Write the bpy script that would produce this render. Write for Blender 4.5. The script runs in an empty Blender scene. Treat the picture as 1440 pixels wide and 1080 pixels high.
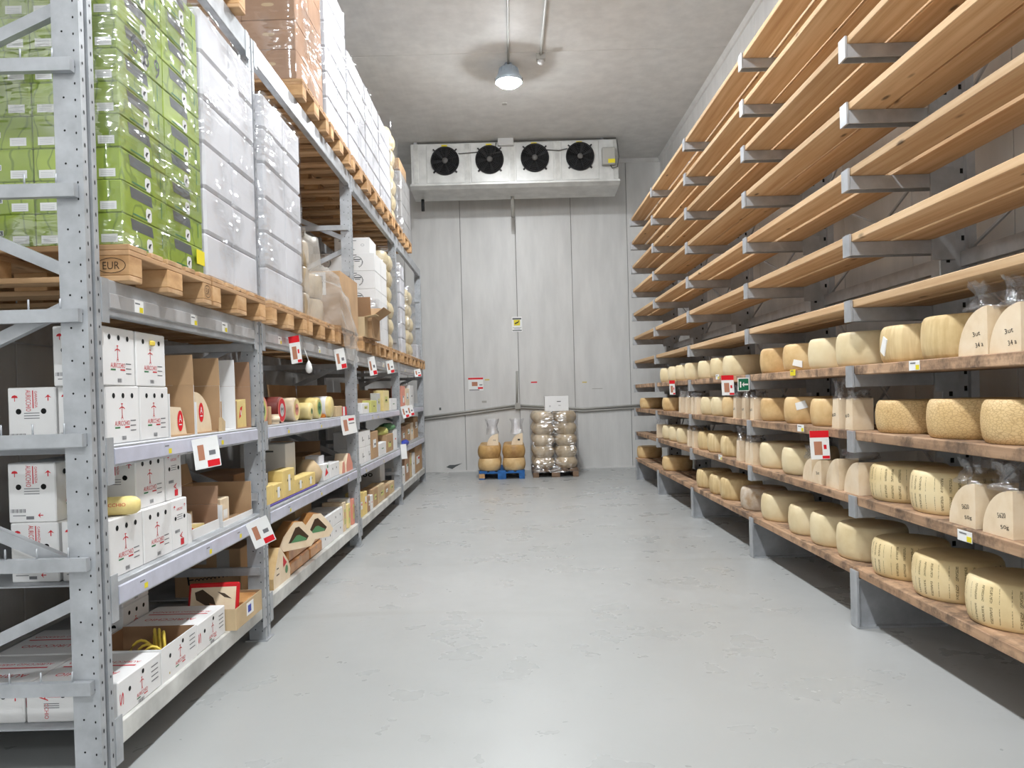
import bpy, bmesh, math, random
from mathutils import Vector, Matrix
random.seed(7)
R = math.radians
SC = bpy.context.scene
COL = SC.collection

# ---------------------------------------------------------------- camera
FPX, VX, VY, ROLL, PCY, CAMH = 1050.0, 719.0, 555.9, 0.0268, 566.6, 1.461
_Y = Vector(((VX-720)/FPX, -(VY-PCY)/FPX, 1.0)).normalized()
_Z = Vector((-math.sin(ROLL), math.cos(ROLL), 0.0)); _Z = (_Z - _Y*_Z.dot(_Y)).normalized()
_X = _Z.cross(_Y)
if _X.x < 0: _X = -_X
cam = bpy.data.cameras.new('camera'); camo = bpy.data.objects.new('camera', cam); COL.objects.link(camo)
cam.sensor_fit = 'HORIZONTAL'; cam.sensor_width = 36.0; cam.lens = 36.0*FPX/1440.0
cam.shift_y = (PCY-540.0)/1440.0
cam.clip_start = 0.05; cam.clip_end = 100
right = (_X.x, _Y.x, _Z.x); up = (_X.y, _Y.y, _Z.y); fwd = (_X.z, _Y.z, _Z.z)
camo.matrix_world = Matrix(((right[0], up[0], -fwd[0], 0), (right[1], up[1], -fwd[1], 0),
                            (right[2], up[2], -fwd[2], CAMH), (0, 0, 0, 1)))
SC.camera = camo

# ---------------------------------------------------------------- world, exposure
world = bpy.data.worlds.new('world'); SC.world = world; world.use_nodes = True
world.node_tree.nodes['Background'].inputs[0].default_value = (0.8, 0.82, 0.85, 1)
world.node_tree.nodes['Background'].inputs[1].default_value = 0.0
SC.view_settings.view_transform = 'Standard'; SC.view_settings.look = 'None'
SC.view_settings.gamma = 1.0; SC.view_settings.use_curve_mapping = False
SC.view_settings.exposure = 0.25
LAMP_POWER = 520.0       # emission strength of each ceiling lamp lens
LAMP_Y = (10.2, 6.2, 2.2, -1.8, -5.8)

# ---------------------------------------------------------------- pixel helpers (1440 x 1080 frame)
def ray(px, py):
    c = Vector(((px-720)/FPX, -(py-PCY)/FPX, 1.0))
    return Vector((_X.dot(c), _Y.dot(c), _Z.dot(c)))
def on_x(px, py, X):
    r = ray(px, py); k = X/r.x
    return X, r.y*k, r.z*k+CAMH
def on_y(px, py, Y):
    r = ray(px, py); k = Y/r.y
    return r.x*k, Y, r.z*k+CAMH
def ly(px, py, X=-1.57): return on_x(px, py, X)[1]
def lz(px, py, X=-1.57): return on_x(px, py, X)[2]
def wheel_y(px, py, xc, r):          # centre of a round wheel from its left outline
    d = ray(px, py); th = math.atan2(d.x, d.y)
    lo, hi = 0.5, 20.0
    for _ in range(50):
        m = (lo+hi)/2
        if math.atan2(xc, m)-math.asin(r/math.hypot(xc, m)) > th: lo = m
        else: hi = m
    return (lo+hi)/2

# ---------------------------------------------------------------- materials
def lin(c):
    return tuple(((v/255)/12.92 if v/255 <= 0.04045 else ((v/255+0.055)/1.055)**2.4) for v in c) + (1.0,)
MATS = {}
class NT:
    def __init__(s, name):
        s.m = bpy.data.materials.new(name); s.m.use_nodes = True
        s.t = s.m.node_tree; s.b = s.t.nodes['Principled BSDF']; s.out = s.t.nodes['Material Output']
        MATS[name] = s.m
    def n(s, typ, **kw):
        nd = s.t.nodes.new(typ)
        for k, v in kw.items(): setattr(nd, k, v)
        return nd
    def l(s, a, b): s.t.links.new(a, b)
    def math(s, op, a, b=None):
        nd = s.n('ShaderNodeMath', operation=op)
        for i, v in enumerate((a, b)):
            if v is None: continue
            if isinstance(v, (int, float)): nd.inputs[i].default_value = v
            else: s.l(v, nd.inputs[i])
        return nd.outputs[0]
    def coord(s, scale=(1, 1, 1), kind='Object'):
        tc = s.n('ShaderNodeTexCoord'); mp = s.n('ShaderNodeMapping'); mp.inputs['Scale'].default_value = scale
        s.l(tc.outputs[kind], mp.inputs['Vector'])
        oi = s.n('ShaderNodeObjectInfo'); cb = s.n('ShaderNodeVectorMath', operation='SCALE')
        s.l(oi.outputs['Random'], cb.inputs['Scale']); cb.inputs[0].default_value = (17, 31, 23)
        ad = s.n('ShaderNodeVectorMath', operation='ADD'); s.l(mp.outputs[0], ad.inputs[0]); s.l(cb.outputs[0], ad.inputs[1])
        return ad.outputs[0]
    def noise(s, vec, scale, detail=4, rough=0.55):
        nd = s.n('ShaderNodeTexNoise'); nd.inputs['Scale'].default_value = scale
        nd.inputs['Detail'].default_value = detail; nd.inputs['Roughness'].default_value = rough
        s.l(vec, nd.inputs['Vector']); return nd.outputs['Fac']
    def ramp(s, fac, stops):
        nd = s.n('ShaderNodeValToRGB'); e = nd.color_ramp.elements
        while len(e) < len(stops): e.new(0.5)
        for i, (p, c) in enumerate(stops): e[i].position = p; e[i].color = c if len(c) == 4 else lin(c)
        s.l(fac, nd.inputs[0]); return nd.outputs[0]
    def mix(s, fac, a, b):
        nd = s.n('ShaderNodeMix', data_type='RGBA')
        for v, i in ((fac, 0), (a, 6), (b, 7)):
            if isinstance(v, (int, float)): nd.inputs[i].default_value = v
            elif isinstance(v, tuple): nd.inputs[i].default_value = v if len(v) == 4 else lin(v)
            else: s.l(v, nd.inputs[i])
        return nd.outputs[2]
    def bump(s, h, strength, dist=0.01):
        nd = s.n('ShaderNodeBump'); nd.inputs['Strength'].default_value = strength; nd.inputs['Distance'].default_value = dist
        s.l(h, nd.inputs['Height']); s.l(nd.outputs[0], s.b.inputs['Normal']); return nd.outputs[0]
    def fin(s, col=None, rough=0.5, metal=0.0, spec=0.5):
        if col is not None:
            if isinstance(col, tuple): s.b.inputs['Base Color'].default_value = col if len(col) == 4 else lin(col)
            else: s.l(col, s.b.inputs['Base Color'])
        s.b.inputs['Roughness'].default_value = rough; s.b.inputs['Metallic'].default_value = metal
        s.b.inputs['Specular IOR Level'].default_value = spec
        return s.m
def sh(c, k): return tuple(min(255, max(0, v*k)) for v in c)
def plain(name, c, rough=0.5, metal=0.0, var=0.08, scale=6.0, spec=0.5, bump=0.0):
    t = NT(name); v = t.coord(); f = t.noise(v, scale)
    t.fin(t.ramp(f, [(0.3, sh(c, 1-var)), (0.7, sh(c, 1+var))]), rough, metal, spec)
    if bump: t.bump(f, bump)
def flat(name, c, rough=0.5, spec=0.4, metal=0.0): NT(name).fin(c, rough, metal, spec)
def emit(name, c, s):
    t = NT(name); t.b.inputs['Emission Color'].default_value = lin(c); t.b.inputs['Emission Strength'].default_value = s
    t.fin((255, 255, 255), 0.4)

def wood(name, stops, sc, knots=True, rough=0.7, dirt=None):
    t = NT(name); v = t.coord(sc); f = t.noise(v, 1.0, 6, 0.6)
    c = t.ramp(f, [(0.28, stops[0]), (0.52, stops[1]), (0.75, stops[2])])
    if knots:
        v2 = t.coord(tuple(6.0 if k > 2 else 2.3 for k in sc)); vo = t.n('ShaderNodeTexVoronoi'); vo.inputs['Scale'].default_value = 1.0
        t.l(v2, vo.inputs['Vector'])
        k = t.ramp(vo.outputs['Distance'], [(0.05, (0.85, 0.85, 0.85, 1)), (0.12, (0, 0, 0, 1))])
        c = t.mix(k, c, sh(stops[0], 0.45))
    if dirt:
        v3 = t.coord((1, 1, 1)); d = t.noise(v3, 5.0, 5, 0.7)
        k = t.ramp(d, [(0.45, (0, 0, 0, 1)), (0.62, (1, 1, 1, 1))])
        c = t.mix(k, c, dirt)
    oi = t.n('ShaderNodeObjectInfo'); hs = t.n('ShaderNodeHueSaturation')
    mr = t.n('ShaderNodeMapRange'); t.l(oi.outputs['Random'], mr.inputs[0]); mr.inputs[3].default_value = 0.85; mr.inputs[4].default_value = 1.1
    t.l(mr.outputs[0], hs.inputs['Value']); t.l(c, hs.inputs['Color'])
    t.fin(hs.outputs[0], rough, 0, 0.3); t.bump(f, 0.15, 0.003)

def build_materials():
    # floor: grey resin with scuffs
    t = NT('floor_resin'); v = t.coord()
    base = t.ramp(t.noise(v, 0.35, 3), [(0.35, (168, 170, 169)), (0.65, (180, 181, 180))])
    v2 = t.coord((1.6, 5.0, 1)); k = t.ramp(t.noise(v2, 8.5, 4, 0.62), [(0.60, (0, 0, 0, 1)), (0.70, (1, 1, 1, 1))])
    big = t.ramp(t.noise(v, 0.5, 2), [(0.42, (0, 0, 0, 1)), (0.62, (1, 1, 1, 1))])
    kk = t.math('MULTIPLY', t.math('MULTIPLY', k, big), 0.45)
    c = t.mix(kk, base, (138, 135, 126))
    v3 = t.coord((1, 1, 1)); vo = t.n('ShaderNodeTexVoronoi'); vo.inputs['Scale'].default_value = 7.0; t.l(v3, vo.inputs['Vector'])
    sp = t.ramp(vo.outputs['Distance'], [(0.02, (1, 1, 1, 1)), (0.045, (0, 0, 0, 1))])
    c = t.mix(t.math('MULTIPLY', sp, 0.5), c, (120, 118, 110))
    wv = t.n('ShaderNodeTexWave', wave_type='RINGS'); wv.inputs['Scale'].default_value = 0.23; wv.inputs['Distortion'].default_value = 2.5
    t.l(v, wv.inputs['Vector'])
    rk = t.ramp(wv.outputs['Fac'], [(0.985, (0, 0, 0, 1)), (1.0, (1, 1, 1, 1))])
    c = t.mix(t.math('MULTIPLY', t.math('MULTIPLY', rk, big), 0.2), c, (140, 138, 130))
    t.fin(c, 0.3, 0, 0.5)
    rr = t.ramp(t.noise(v, 3.0, 4), [(0.3, (0.24,)*3+(1,)), (0.7, (0.40,)*3+(1,))]); t.l(rr, t.b.inputs['Roughness'])
    # sandwich panels with faint ribs
    for nm, ax, cc in (('panel_back', 'X', (214, 213, 211)), ('panel_side', 'Y', (214, 213, 211)), ('panel_ceiling', 'X', (214, 213, 211))):
        t = NT(nm); v = t.coord(); w = t.n('ShaderNodeTexWave', bands_direction=ax); w.inputs['Scale'].default_value = 7.0 if nm != 'panel_ceiling' else 4
        t.l(v, w.inputs['Vector']); g = t.ramp(t.noise(t.coord((2, 2, 0.4)), 2.5, 4), [(0.35, sh(cc, 0.965)), (0.65, sh(cc, 1.02))])
        t.fin(g, 0.38 if nm != 'panel_ceiling' else 0.6, 0, 0.45 if nm != 'panel_ceiling' else 0.25); t.bump(w.outputs['Fac'], 0.08, 0.004)
    plain('joint', (95, 92, 88), 0.8); plain('galv', (178, 181, 185), 0.42, 0.35, 0.07, 9, 0.5)
    plain('steel_white', (206, 206, 203), 0.35, 0.1, 0.06, 5)
    plain('deck', (178, 181, 185), 0.45, 0.35, 0.12, 3); flat('hole', (14, 14, 14), 0.8)
    plain('rail', (196, 197, 212), 0.3, 0, 0.05, 8); plain('rail_grey', (176, 174, 174), 0.35, 0, 0.06, 6)
    plain('beam_paint', (196, 196, 192), 0.4, 0.05, 0.12, 5)
    wood('plank_clean', ((184, 144, 104), (206, 173, 134), (220, 191, 156)), (22, 0.8, 22))
    wood('plank_worn', ((140, 110, 86), (182, 148, 118), (204, 172, 142)), (20, 0.8, 20), True, 0.75, (112, 92, 76))
    wood('pallet_x', ((160, 124, 88), (194, 156, 116), (212, 178, 140)), (1.2, 10, 10))
    wood('pallet_y', ((156, 120, 86), (188, 150, 112), (206, 172, 134)), (10, 1.2, 10))
    wood('pallet_block', ((170, 128, 86), (204, 162, 116), (220, 184, 142)), (5, 5, 12), False)
    wood('pallet_old', ((96, 78, 62), (132, 108, 88), (158, 132, 108)), (4, 4, 10), False)
    plain('pallet_blue', (34, 96, 160), 0.6, 0, 0.15, 8)
    plain('cardboard', (184, 152, 118), 0.85, 0, 0.05, 4, 0.2); plain('card_tan', (202, 178, 142), 0.85, 0, 0.05, 4, 0.2)
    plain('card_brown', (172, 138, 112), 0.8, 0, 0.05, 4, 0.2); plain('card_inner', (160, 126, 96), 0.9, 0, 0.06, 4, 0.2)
    plain('card_white', (232, 231, 230), 0.6, 0, 0.02, 3, 0.3); plain('card_grey', (170, 168, 165), 0.7, 0, 0.03, 3, 0.3)
    plain('card_yellow', (226, 200, 130), 0.7, 0, 0.05, 6, 0.3); plain('foam_white', (223, 223, 226), 0.55, 0, 0.015, 3, 0.3)
    t = NT('green_card'); v = t.coord()
    g = t.ramp(t.noise(v, 5, 3), [(0.3, (128, 152, 30)), (0.7, (166, 188, 66))])
    w = t.n('ShaderNodeTexWave'); w.inputs['Scale'].default_value = 5.0; w.inputs['Distortion'].default_value = 9.0; w.inputs['Detail'].default_value = 2.0
    t.l(v, w.inputs['Vector']); k = t.ramp(w.outputs['Fac'], [(0.0, (0.6, 0.6, 0.6, 1)), (0.07, (0, 0, 0, 1))])
    t.fin(t.mix(k, g, (84, 112, 30)), 0.45, 0, 0.4)
    for nm, c in (('ink_red', (206, 38, 50)), ('ink_black', (28, 27, 30)), ('ink_grey', (120, 120, 124)), ('ink_green', (40, 120, 70)),
                  ('paper', (240, 240, 238)), ('tag_red', (222, 20, 36)), ('sticker_yellow', (232, 214, 40)), ('sign_green', (20, 110, 78)),
                  ('ink_slate', (88, 92, 92)), ('ink_photo', (186, 128, 100)), ('ink_gold', (214, 196, 120)), ('ink_blue', (48, 66, 170)),
                  ('ink_purple', (84, 70, 150)), ('ink_orange', (226, 140, 60)), ('ink_brown', (70, 52, 36)), ('pack_red', (200, 24, 30)),
                  ('label_green', (90, 140, 96)), ('label_pink', (226, 150, 130)), ('plastic_grey', (170, 168, 162)), ('cable', (90, 88, 86)),
                  ('plastic_dark', (44, 44, 46)), ('label_silver', (196, 196, 196)), ('wax_red', (110, 36, 24)), ('label_lime', (206, 204, 120))):
        flat(nm, c, 0.5)
    flat('rope', (234, 206, 84), 0.5); plain('sausage', (240, 214, 140), 0.4, 0, 0.1, 12)
    # cheeses
    def rind(name, a, b, c, rough=0.5, sc=4.0, bump=0.12):
        t = NT(name); v = t.coord(); f = t.noise(v, sc, 6, 0.6)
        col = t.ramp(f, [(0.3, a), (0.5, b), (0.72, c)]); return t, v, f, col, rough, bump
    t, v, f, c, r_, b_ = rind('rind_pale', (216, 194, 150), (228, 210, 170), (236, 220, 186)); t.fin(c, 0.5, 0, 0.4); t.bump(f, 0.1)
    t, v, f, c, r_, b_ = rind('rind_gold', (196, 158, 106), (218, 184, 132), (228, 200, 152), sc=6); t.fin(c, 0.5, 0, 0.4); t.bump(f, 0.15)
    t, v, f, c, r_, b_ = rind('rind_amber', (156, 114, 68), (200, 160, 102), (216, 180, 124), sc=3); t.fin(c, 0.45, 0, 0.4); t.bump(f, 0.15)
    t, v, f, c, r_, b_ = rind('rind_wrapped', (176, 158, 134), (204, 184, 152), (220, 200, 170), sc=4); t.fin(c, 0.22, 0, 0.6); t.bump(f, 0.12)
    t, v, f, c, r_, b_ = rind('rind_net', (206, 190, 152), (222, 206, 168), (232, 218, 184), sc=14); t.fin(c, 0.35, 0, 0.5); t.bump(f, 0.5)
    t, v, f, c, r_, b_ = rind('rind_mould', (170, 132, 92), (196, 178, 156), (214, 204, 192), sc=9); t.fin(c, 0.8, 0, 0.2); t.bump(f, 0.4)
    # ribbed rind: vertical streaks, and crackle
    t, v, f, c, r_, b_ = rind('rind_ribbed', (204, 176, 126), (220, 196, 148), (230, 208, 164))
    f2 = t.noise(t.coord((34, 34, 3)), 1.0, 2); c = t.mix(t.ramp(f2, [(0.4, (0.3, 0.3, 0.3, 1)), (0.6, (0, 0, 0, 1))]), c, (174, 138, 88))
    t.fin(c, 0.55, 0, 0.3); t.bump(f2, 0.35)
    t, v, f, c, r_, b_ = rind('rind_crackle', (206, 172, 118), (220, 190, 138), (228, 202, 156))
    vo = t.n('ShaderNodeTexVoronoi', feature='DISTANCE_TO_EDGE'); vo.inputs['Scale'].default_value = 1.0; t.l(t.coord((48, 48, 90)), vo.inputs['Vector'])
    k = t.ramp(vo.outputs['Distance'], [(0.02, (0.5, 0.5, 0.5, 1)), (0.12, (0, 0, 0, 1))]); t.fin(t.mix(k, c, (160, 118, 74)), 0.55, 0, 0.3)
    # stamped rind: columns of small dark lettering round the side
    t, v, f, c, r_, b_ = rind('rind_stamped', (214, 190, 140), (228, 206, 158), (236, 218, 176))
    tc = t.n('ShaderNodeTexCoord'); sx = t.n('ShaderNodeSeparateXYZ'); t.l(tc.outputs['Object'], sx.inputs[0])
    ang = t.math('ARCTAN2', sx.outputs[1], sx.outputs[0])
    colm = t.math('GREATER_THAN', t.math('COSINE', t.math('MULTIPLY', ang, 34.0)), 0.55)
    grp = t.math('GREATER_THAN', t.math('COSINE', t.math('MULTIPLY', ang, 6.8)), -0.75)
    cb = t.n('ShaderNodeCombineXYZ'); t.l(t.math('MULTIPLY', ang, 60.0), cb.inputs[0]); t.l(t.math('MULTIPLY', sx.outputs[2], 170.0), cb.inputs[1])
    nz = t.n('ShaderNodeTexNoise'); nz.inputs['Scale'].default_value = 1.0; nz.inputs['Detail'].default_value = 1; t.l(cb.outputs[0], nz.inputs['Vector'])
    dots = t.math('GREATER_THAN', nz.outputs['Fac'], 0.47)
    zz = sx.outputs[2]
    b1 = t.math('MULTIPLY', t.math('GREATER_THAN', zz, 0.025), t.math('LESS_THAN', zz, 0.100))
    b2 = t.math('MULTIPLY', t.math('GREATER_THAN', zz, 0.118), t.math('LESS_THAN', zz, 0.190))
    k = t.math('MULTIPLY', t.math('MULTIPLY', t.math('MULTIPLY', colm, grp), dots), t.math('ADD', b1, b2))
    rr = t.math('GREATER_THAN', t.math('ADD', t.math('MULTIPLY', sx.outputs[0], sx.outputs[0]), t.math('MULTIPLY', sx.outputs[1], sx.outputs[1])), 0.033)
    k = t.math('MULTIPLY', t.math('MULTIPLY', k, rr), 0.75)
    t.fin(t.mix(k, c, (92, 74, 40)), 0.5, 0, 0.35); t.bump(f, 0.1)
    t, v, f, c, r_, b_ = rind('paste', (226, 202, 168), (235, 214, 184), (240, 222, 196), sc=9); t.fin(c, 0.45, 0, 0.4)
    t, v, f, c, r_, b_ = rind('paste_yellow', (228, 204, 130), (238, 216, 148), (242, 224, 164), sc=6); t.fin(c, 0.35, 0, 0.5)
    t, v, f, c, r_, b_ = rind('smoked', (170, 112, 60), (196, 140, 84), (212, 160, 104), sc=6); t.fin(c, 0.3, 0, 0.5)
    # clear films
    for nm, fac, rgh, sc, bs, tint in (('film_wrap', 0.15, 0.13, 5.0, 1.0, (246, 246, 248)), ('film_bag', 0.20, 0.12, 16.0, 0.6, (232, 234, 238)),
                                       ('film_milky', 0.34, 0.25, 12.0, 0.7, (238, 234, 228))):
        t = NT(nm); v = t.coord((1, 0.7, 4.0) if nm == 'film_wrap' else (1, 1, 1.7)); f = t.noise(v, sc, 1.2 if nm == 'film_wrap' else 4, 0.5 if nm == 'film_wrap' else 0.65)
        if nm == 'film_wrap':        # crumpled, doubled-over patches between taut areas
            lo = t.ramp(t.noise(t.coord((1, 1, 1)), 2.6, 2), [(0.46, (0.12, 0.12, 0.12, 1)), (0.60, (1, 1, 1, 1))]); f = t.math('MULTIPLY', f, lo)
        tr = t.n('ShaderNodeBsdfTransparent'); tr.inputs[0].default_value = lin((250, 250, 251))
        gl = t.n('ShaderNodeBsdfGlossy'); gl.inputs['Roughness'].default_value = rgh; gl.inputs[0].default_value = lin(tint)
        df = t.n('ShaderNodeBsdfDiffuse'); df.inputs[0].default_value = lin(tint)
        bp = t.n('ShaderNodeBump'); bp.inputs['Strength'].default_value = bs; bp.inputs['Distance'].default_value = 0.06 if nm == 'film_wrap' else 0.02
        t.l(f, bp.inputs['Height']); t.l(bp.outputs[0], gl.inputs['Normal']); t.l(bp.outputs[0], df.inputs['Normal'])
        mg = t.n('ShaderNodeMixShader'); mg.inputs[0].default_value = {'film_wrap': 0.06, 'film_bag': 0.12, 'film_milky': 0.6}[nm]
        t.l(gl.outputs[0], mg.inputs[1]); t.l(df.outputs[0], mg.inputs[2])
        ms = t.n('ShaderNodeMixShader'); ms.inputs[0].default_value = fac
        if nm == 'film_wrap': t.l(t.math('ADD', t.math('MULTIPLY', lo, 0.22), 0.07), ms.inputs[0])
        t.l(tr.outputs[0], ms.inputs[1]); t.l(mg.outputs[0], ms.inputs[2]); t.l(ms.outputs[0], t.out.inputs['Surface'])
    emit('lamp_lens', (248, 252, 255), LAMP_POWER)
    plain('lamp_body', (186, 200, 214), 0.3, 0.3, 0.05)
build_materials()
def M(n): return MATS[n]

# ---------------------------------------------------------------- mesh builder
_tx = {}
def text_geo(s):
    if s not in _tx:
        cu = bpy.data.curves.new('text', 'FONT'); cu.body = s; cu.size = 1.0; cu.resolution_u = 2
        o = bpy.data.objects.new('text', cu); COL.objects.link(o)
        me = bpy.data.meshes.new_from_object(o)
        vs = [(v.co.x, v.co.y) for v in me.vertices]; fs = [tuple(p.vertices) for p in me.polygons]
        bpy.data.objects.remove(o); bpy.data.curves.remove(cu); bpy.data.meshes.remove(me)
        x0 = min(v[0] for v in vs); x1 = max(v[0] for v in vs); y0 = min(v[1] for v in vs); y1 = max(v[1] for v in vs)
        _tx[s] = ([(v[0]-(x0+x1)/2, v[1]-(y0+y1)/2) for v in vs], fs, x1-x0, y1-y0)
    return _tx[s]
class MB:
    def __init__(s): s.v = []; s.f = []; s.m = []; s.sm = []
    def add(s, vs, fs, m=0, smooth=False):
        b = len(s.v); s.v += [tuple(p) for p in vs]
        for f in fs: s.f.append([i+b for i in f]); s.m.append(m); s.sm.append(smooth)
        return s
    def box(s, x0, x1, y0, y1, z0, z1, m=0):
        return s.add([(x0, y0, z0), (x1, y0, z0), (x1, y1, z0), (x0, y1, z0), (x0, y0, z1), (x1, y0, z1), (x1, y1, z1), (x0, y1, z1)],
              [(0, 3, 2, 1), (4, 5, 6, 7), (0, 1, 5, 4), (1, 2, 6, 5), (2, 3, 7, 6), (3, 0, 4, 7)], m)
    def rbox(s, x0, x1, y0, y1, z0, z1, c=0.004, m=0):     # box with chamfered edges
        P = []; idx = {}
        for i, x in enumerate((x0, x1)):
            for j, y in enumerate((y0, y1)):
                for k, z in enumerate((z0, z1)):
                    xi = x+(c if i == 0 else -c); yi = y+(c if j == 0 else -c); zi = z+(c if k == 0 else -c)
                    for a, p in enumerate(((x, yi, zi), (xi, y, zi), (xi, yi, z))): idx[(i, j, k, a)] = len(P); P.append(p)
        F = []
        g = lambda i, j, k, a: idx[(i, j, k, a)]
        for i in (0, 1): F.append([g(i, 0, 0, 0), g(i, 1, 0, 0), g(i, 1, 1, 0), g(i, 0, 1, 0)][::(1 if i else -1)])
        for j in (0, 1): F.append([g(0, j, 0, 1), g(0, j, 1, 1), g(1, j, 1, 1), g(1, j, 0, 1)][::(1 if j else -1)])
        for k in (0, 1): F.append([g(0, 0, k, 2), g(1, 0, k, 2), g(1, 1, k, 2), g(0, 1, k, 2)][::(1 if k else -1)])
        for j in (0, 1):
            for k in (0, 1): F.append([g(0, j, k, 1), g(1, j, k, 1), g(1, j, k, 2), g(0, j, k, 2)])
        for i in (0, 1):
            for k in (0, 1): F.append([g(i, 0, k, 0), g(i, 1, k, 0), g(i, 1, k, 2), g(i, 0, k, 2)])
        for i in (0, 1):
            for j in (0, 1): F.append([g(i, j, 0, 0), g(i, j, 1, 0), g(i, j, 1, 1), g(i, j, 0, 1)])
        for i in (0, 1):
            for j in (0, 1):
                for k in (0, 1): F.append([g(i, j, k, 0), g(i, j, k, 1), g(i, j, k, 2)])
        return s.add(P, F, m)
    def lathe(s, prof, n=28, m=0, axis='Z', off=(0, 0, 0), smooth=True):
        P = []; F = []
        for r, z in prof:
            for i in range(n):
                a = 2*math.pi*i/n; p = (r*math.cos(a), r*math.sin(a), z)
                if axis == 'X': p = (p[2], p[0], p[1])
                if axis == 'Y': p = (p[0], p[2], p[1])
                P.append((p[0]+off[0], p[1]+off[1], p[2]+off[2]))
        for k in range(len(prof)-1):
            for i in range(n):
                j = (i+1) % n; F.append((k*n+i, k*n+j, (k+1)*n+j, (k+1)*n+i))
        F.append(list(range(n))[::-1]); F.append([(len(prof)-1)*n+i for i in range(n)])
        return s.add(P, F, m, smooth)
    def tube(s, pts, r, n=8, m=0, smooth=True):
        pts = [Vector(p) for p in pts]; P = []; F = []
        for k, p in enumerate(pts):
            d = (pts[min(k+1, len(pts)-1)]-pts[max(k-1, 0)]).normalized()
            a = d.cross(Vector((0, 0, 1)) if abs(d.z) < 0.9 else Vector((1, 0, 0))).normalized(); b = d.cross(a)
            for i in range(n):
                t = 2*math.pi*i/n; q = p+(a*math.cos(t)+b*math.sin(t))*r; P.append(tuple(q))
        for k in range(len(pts)-1):
            for i in range(n):
                j = (i+1) % n; F.append((k*n+i, k*n+j, (k+1)*n+j, (k+1)*n+i))
        F.append(list(range(n))); F.append([(len(pts)-1)*n+i for i in range(n)])
        return s.add(P, F, m, smooth)
    def bar(s, a, b, w, h, m=0, upv=(0, 0, 1)):       # rectangular bar from a to b
        a = Vector(a); b = Vector(b); d = (b-a).normalized(); u = d.cross(Vector(upv))
        if u.length < 1e-3: u = d.cross(Vector((1, 0, 0)))
        u.normalize(); v = u.cross(d)
        P = [p+u*i*w/2+v*j*h/2 for p in (a, b) for i, j in ((-1, -1), (1, -1), (1, 1), (-1, 1))]
        return s.add(P, [(0, 1, 2, 3), (4, 7, 6, 5), (0, 4, 5, 1), (1, 5, 6, 2), (2, 6, 7, 3), (3, 7, 4, 0)], m)
    def prism(s, poly, axis, a, b, m=0, ms=None):     # polygon (2d) swept along an axis from a to b
        n = len(poly)
        def pt(p, t): return (t, p[0], p[1]) if axis == 'X' else ((p[0], t, p[1]) if axis == 'Y' else (p[0], p[1], t))
        P = [pt(p, a) for p in poly]+[pt(p, b) for p in poly]
        s.add(P, [list(range(n)), [n+i for i in range(n)][::-1]], m)
        s.add(P, [(i, (i+1) % n, n+(i+1) % n, n+i) for i in range(n)], m if ms is None else ms)
        return s
    # flat print on a face: o origin, u right, v up
    def rect(s, o, u, v, x, y, w, h, m=0):
        o = Vector(o); u = Vector(u); v = Vector(v)
        return s.add([o+u*(x+a*w/2)+v*(y+b*h/2) for a, b in ((-1, -1), (1, -1), (1, 1), (-1, 1))], [(0, 1, 2, 3)], m)
    def disc(s, o, u, v, x, y, rx, ry, m=0, n=16):
        o = Vector(o); u = Vector(u); v = Vector(v)
        return s.add([o+u*(x+rx*math.cos(2*math.pi*i/n))+v*(y+ry*math.sin(2*math.pi*i/n)) for i in range(n)], [tuple(range(n))], m)
    def ring(s, o, u, v, x, y, rx, ry, t, m=0, n=20, a0=0, a1=360):
        o = Vector(o); u = Vector(u); v = Vector(v); P = []; F = []
        for i in range(n+1):
            a = R(a0+(a1-a0)*i/n)
            P += [o+u*(x+rx*math.cos(a))+v*(y+ry*math.sin(a)), o+u*(x+(rx-t)*math.cos(a))+v*(y+(ry-t)*math.sin(a))]
        for i in range(n): F.append((2*i, 2*i+2, 2*i+3, 2*i+1))
        return s.add(P, F, m)
    def poly(s, o, u, v, pts, m=0):
        o = Vector(o); u = Vector(u); v = Vector(v)
        return s.add([o+u*a+v*b for a, b in pts], [tuple(range(len(pts)))], m)
    def text(s, txt, o, u, v, x, y, h, w=None, m=0):
        o = Vector(o); u = Vector(u); v = Vector(v); vs, fs, W, Hh = text_geo(txt)
        ky = h/Hh; kx = (w/W) if w else ky
        return s.add([o+u*(x+a*kx)+v*(y+b*ky) for a, b in vs], fs, m)
    def mesh(s, name, mats, fix=True):
        me = bpy.data.meshes.new(name); me.from_pydata(s.v, [], s.f)
        for i, p in enumerate(me.polygons): p.material_index = s.m[i]; p.use_smooth = s.sm[i]
        for m in (mats if isinstance(mats, (list, tuple)) else [mats]): me.materials.append(M(m))
        if fix:
            bm = bmesh.new(); bm.from_mesh(me); bmesh.ops.recalc_face_normals(bm, faces=bm.faces); bm.to_mesh(me); bm.free()
        me.update(); return me
    def build(s, name, mats, parent=None, fix=True): return obj(name, s.mesh(name, mats, fix), parent)
def obj(name, me, parent=None, loc=None, rot=None):
    o = bpy.data.objects.new(name, me); COL.objects.link(o)
    if parent: o.parent = parent
    if loc: o.location = loc
    if rot: o.rotation_euler = rot
    return o
def tag(o, label=None, cat=None, group=None, kind=None):
    if label: o['label'] = label
    if cat: o['category'] = cat
    if group: o['group'] = group
    if kind: o['kind'] = kind
    return o
def thing(name, label, cat, loc=(0, 0, 0), rz=0.0, group=None):
    o = bpy.data.objects.new(name, None); COL.objects.link(o); o.empty_display_size = 0.1
    o.location = loc; o.rotation_euler = (0, 0, rz); return tag(o, label, cat, group)
_mc = {}
def cached(key, fn):
    if key not in _mc: _mc[key] = fn()
    return _mc[key]
FX, FN = ((0, 1, 0), (0, 0, 1)), ((1, 0, 0), (0, 0, 1))     # (right, up) seen on a +X face and on a -Y face
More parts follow.
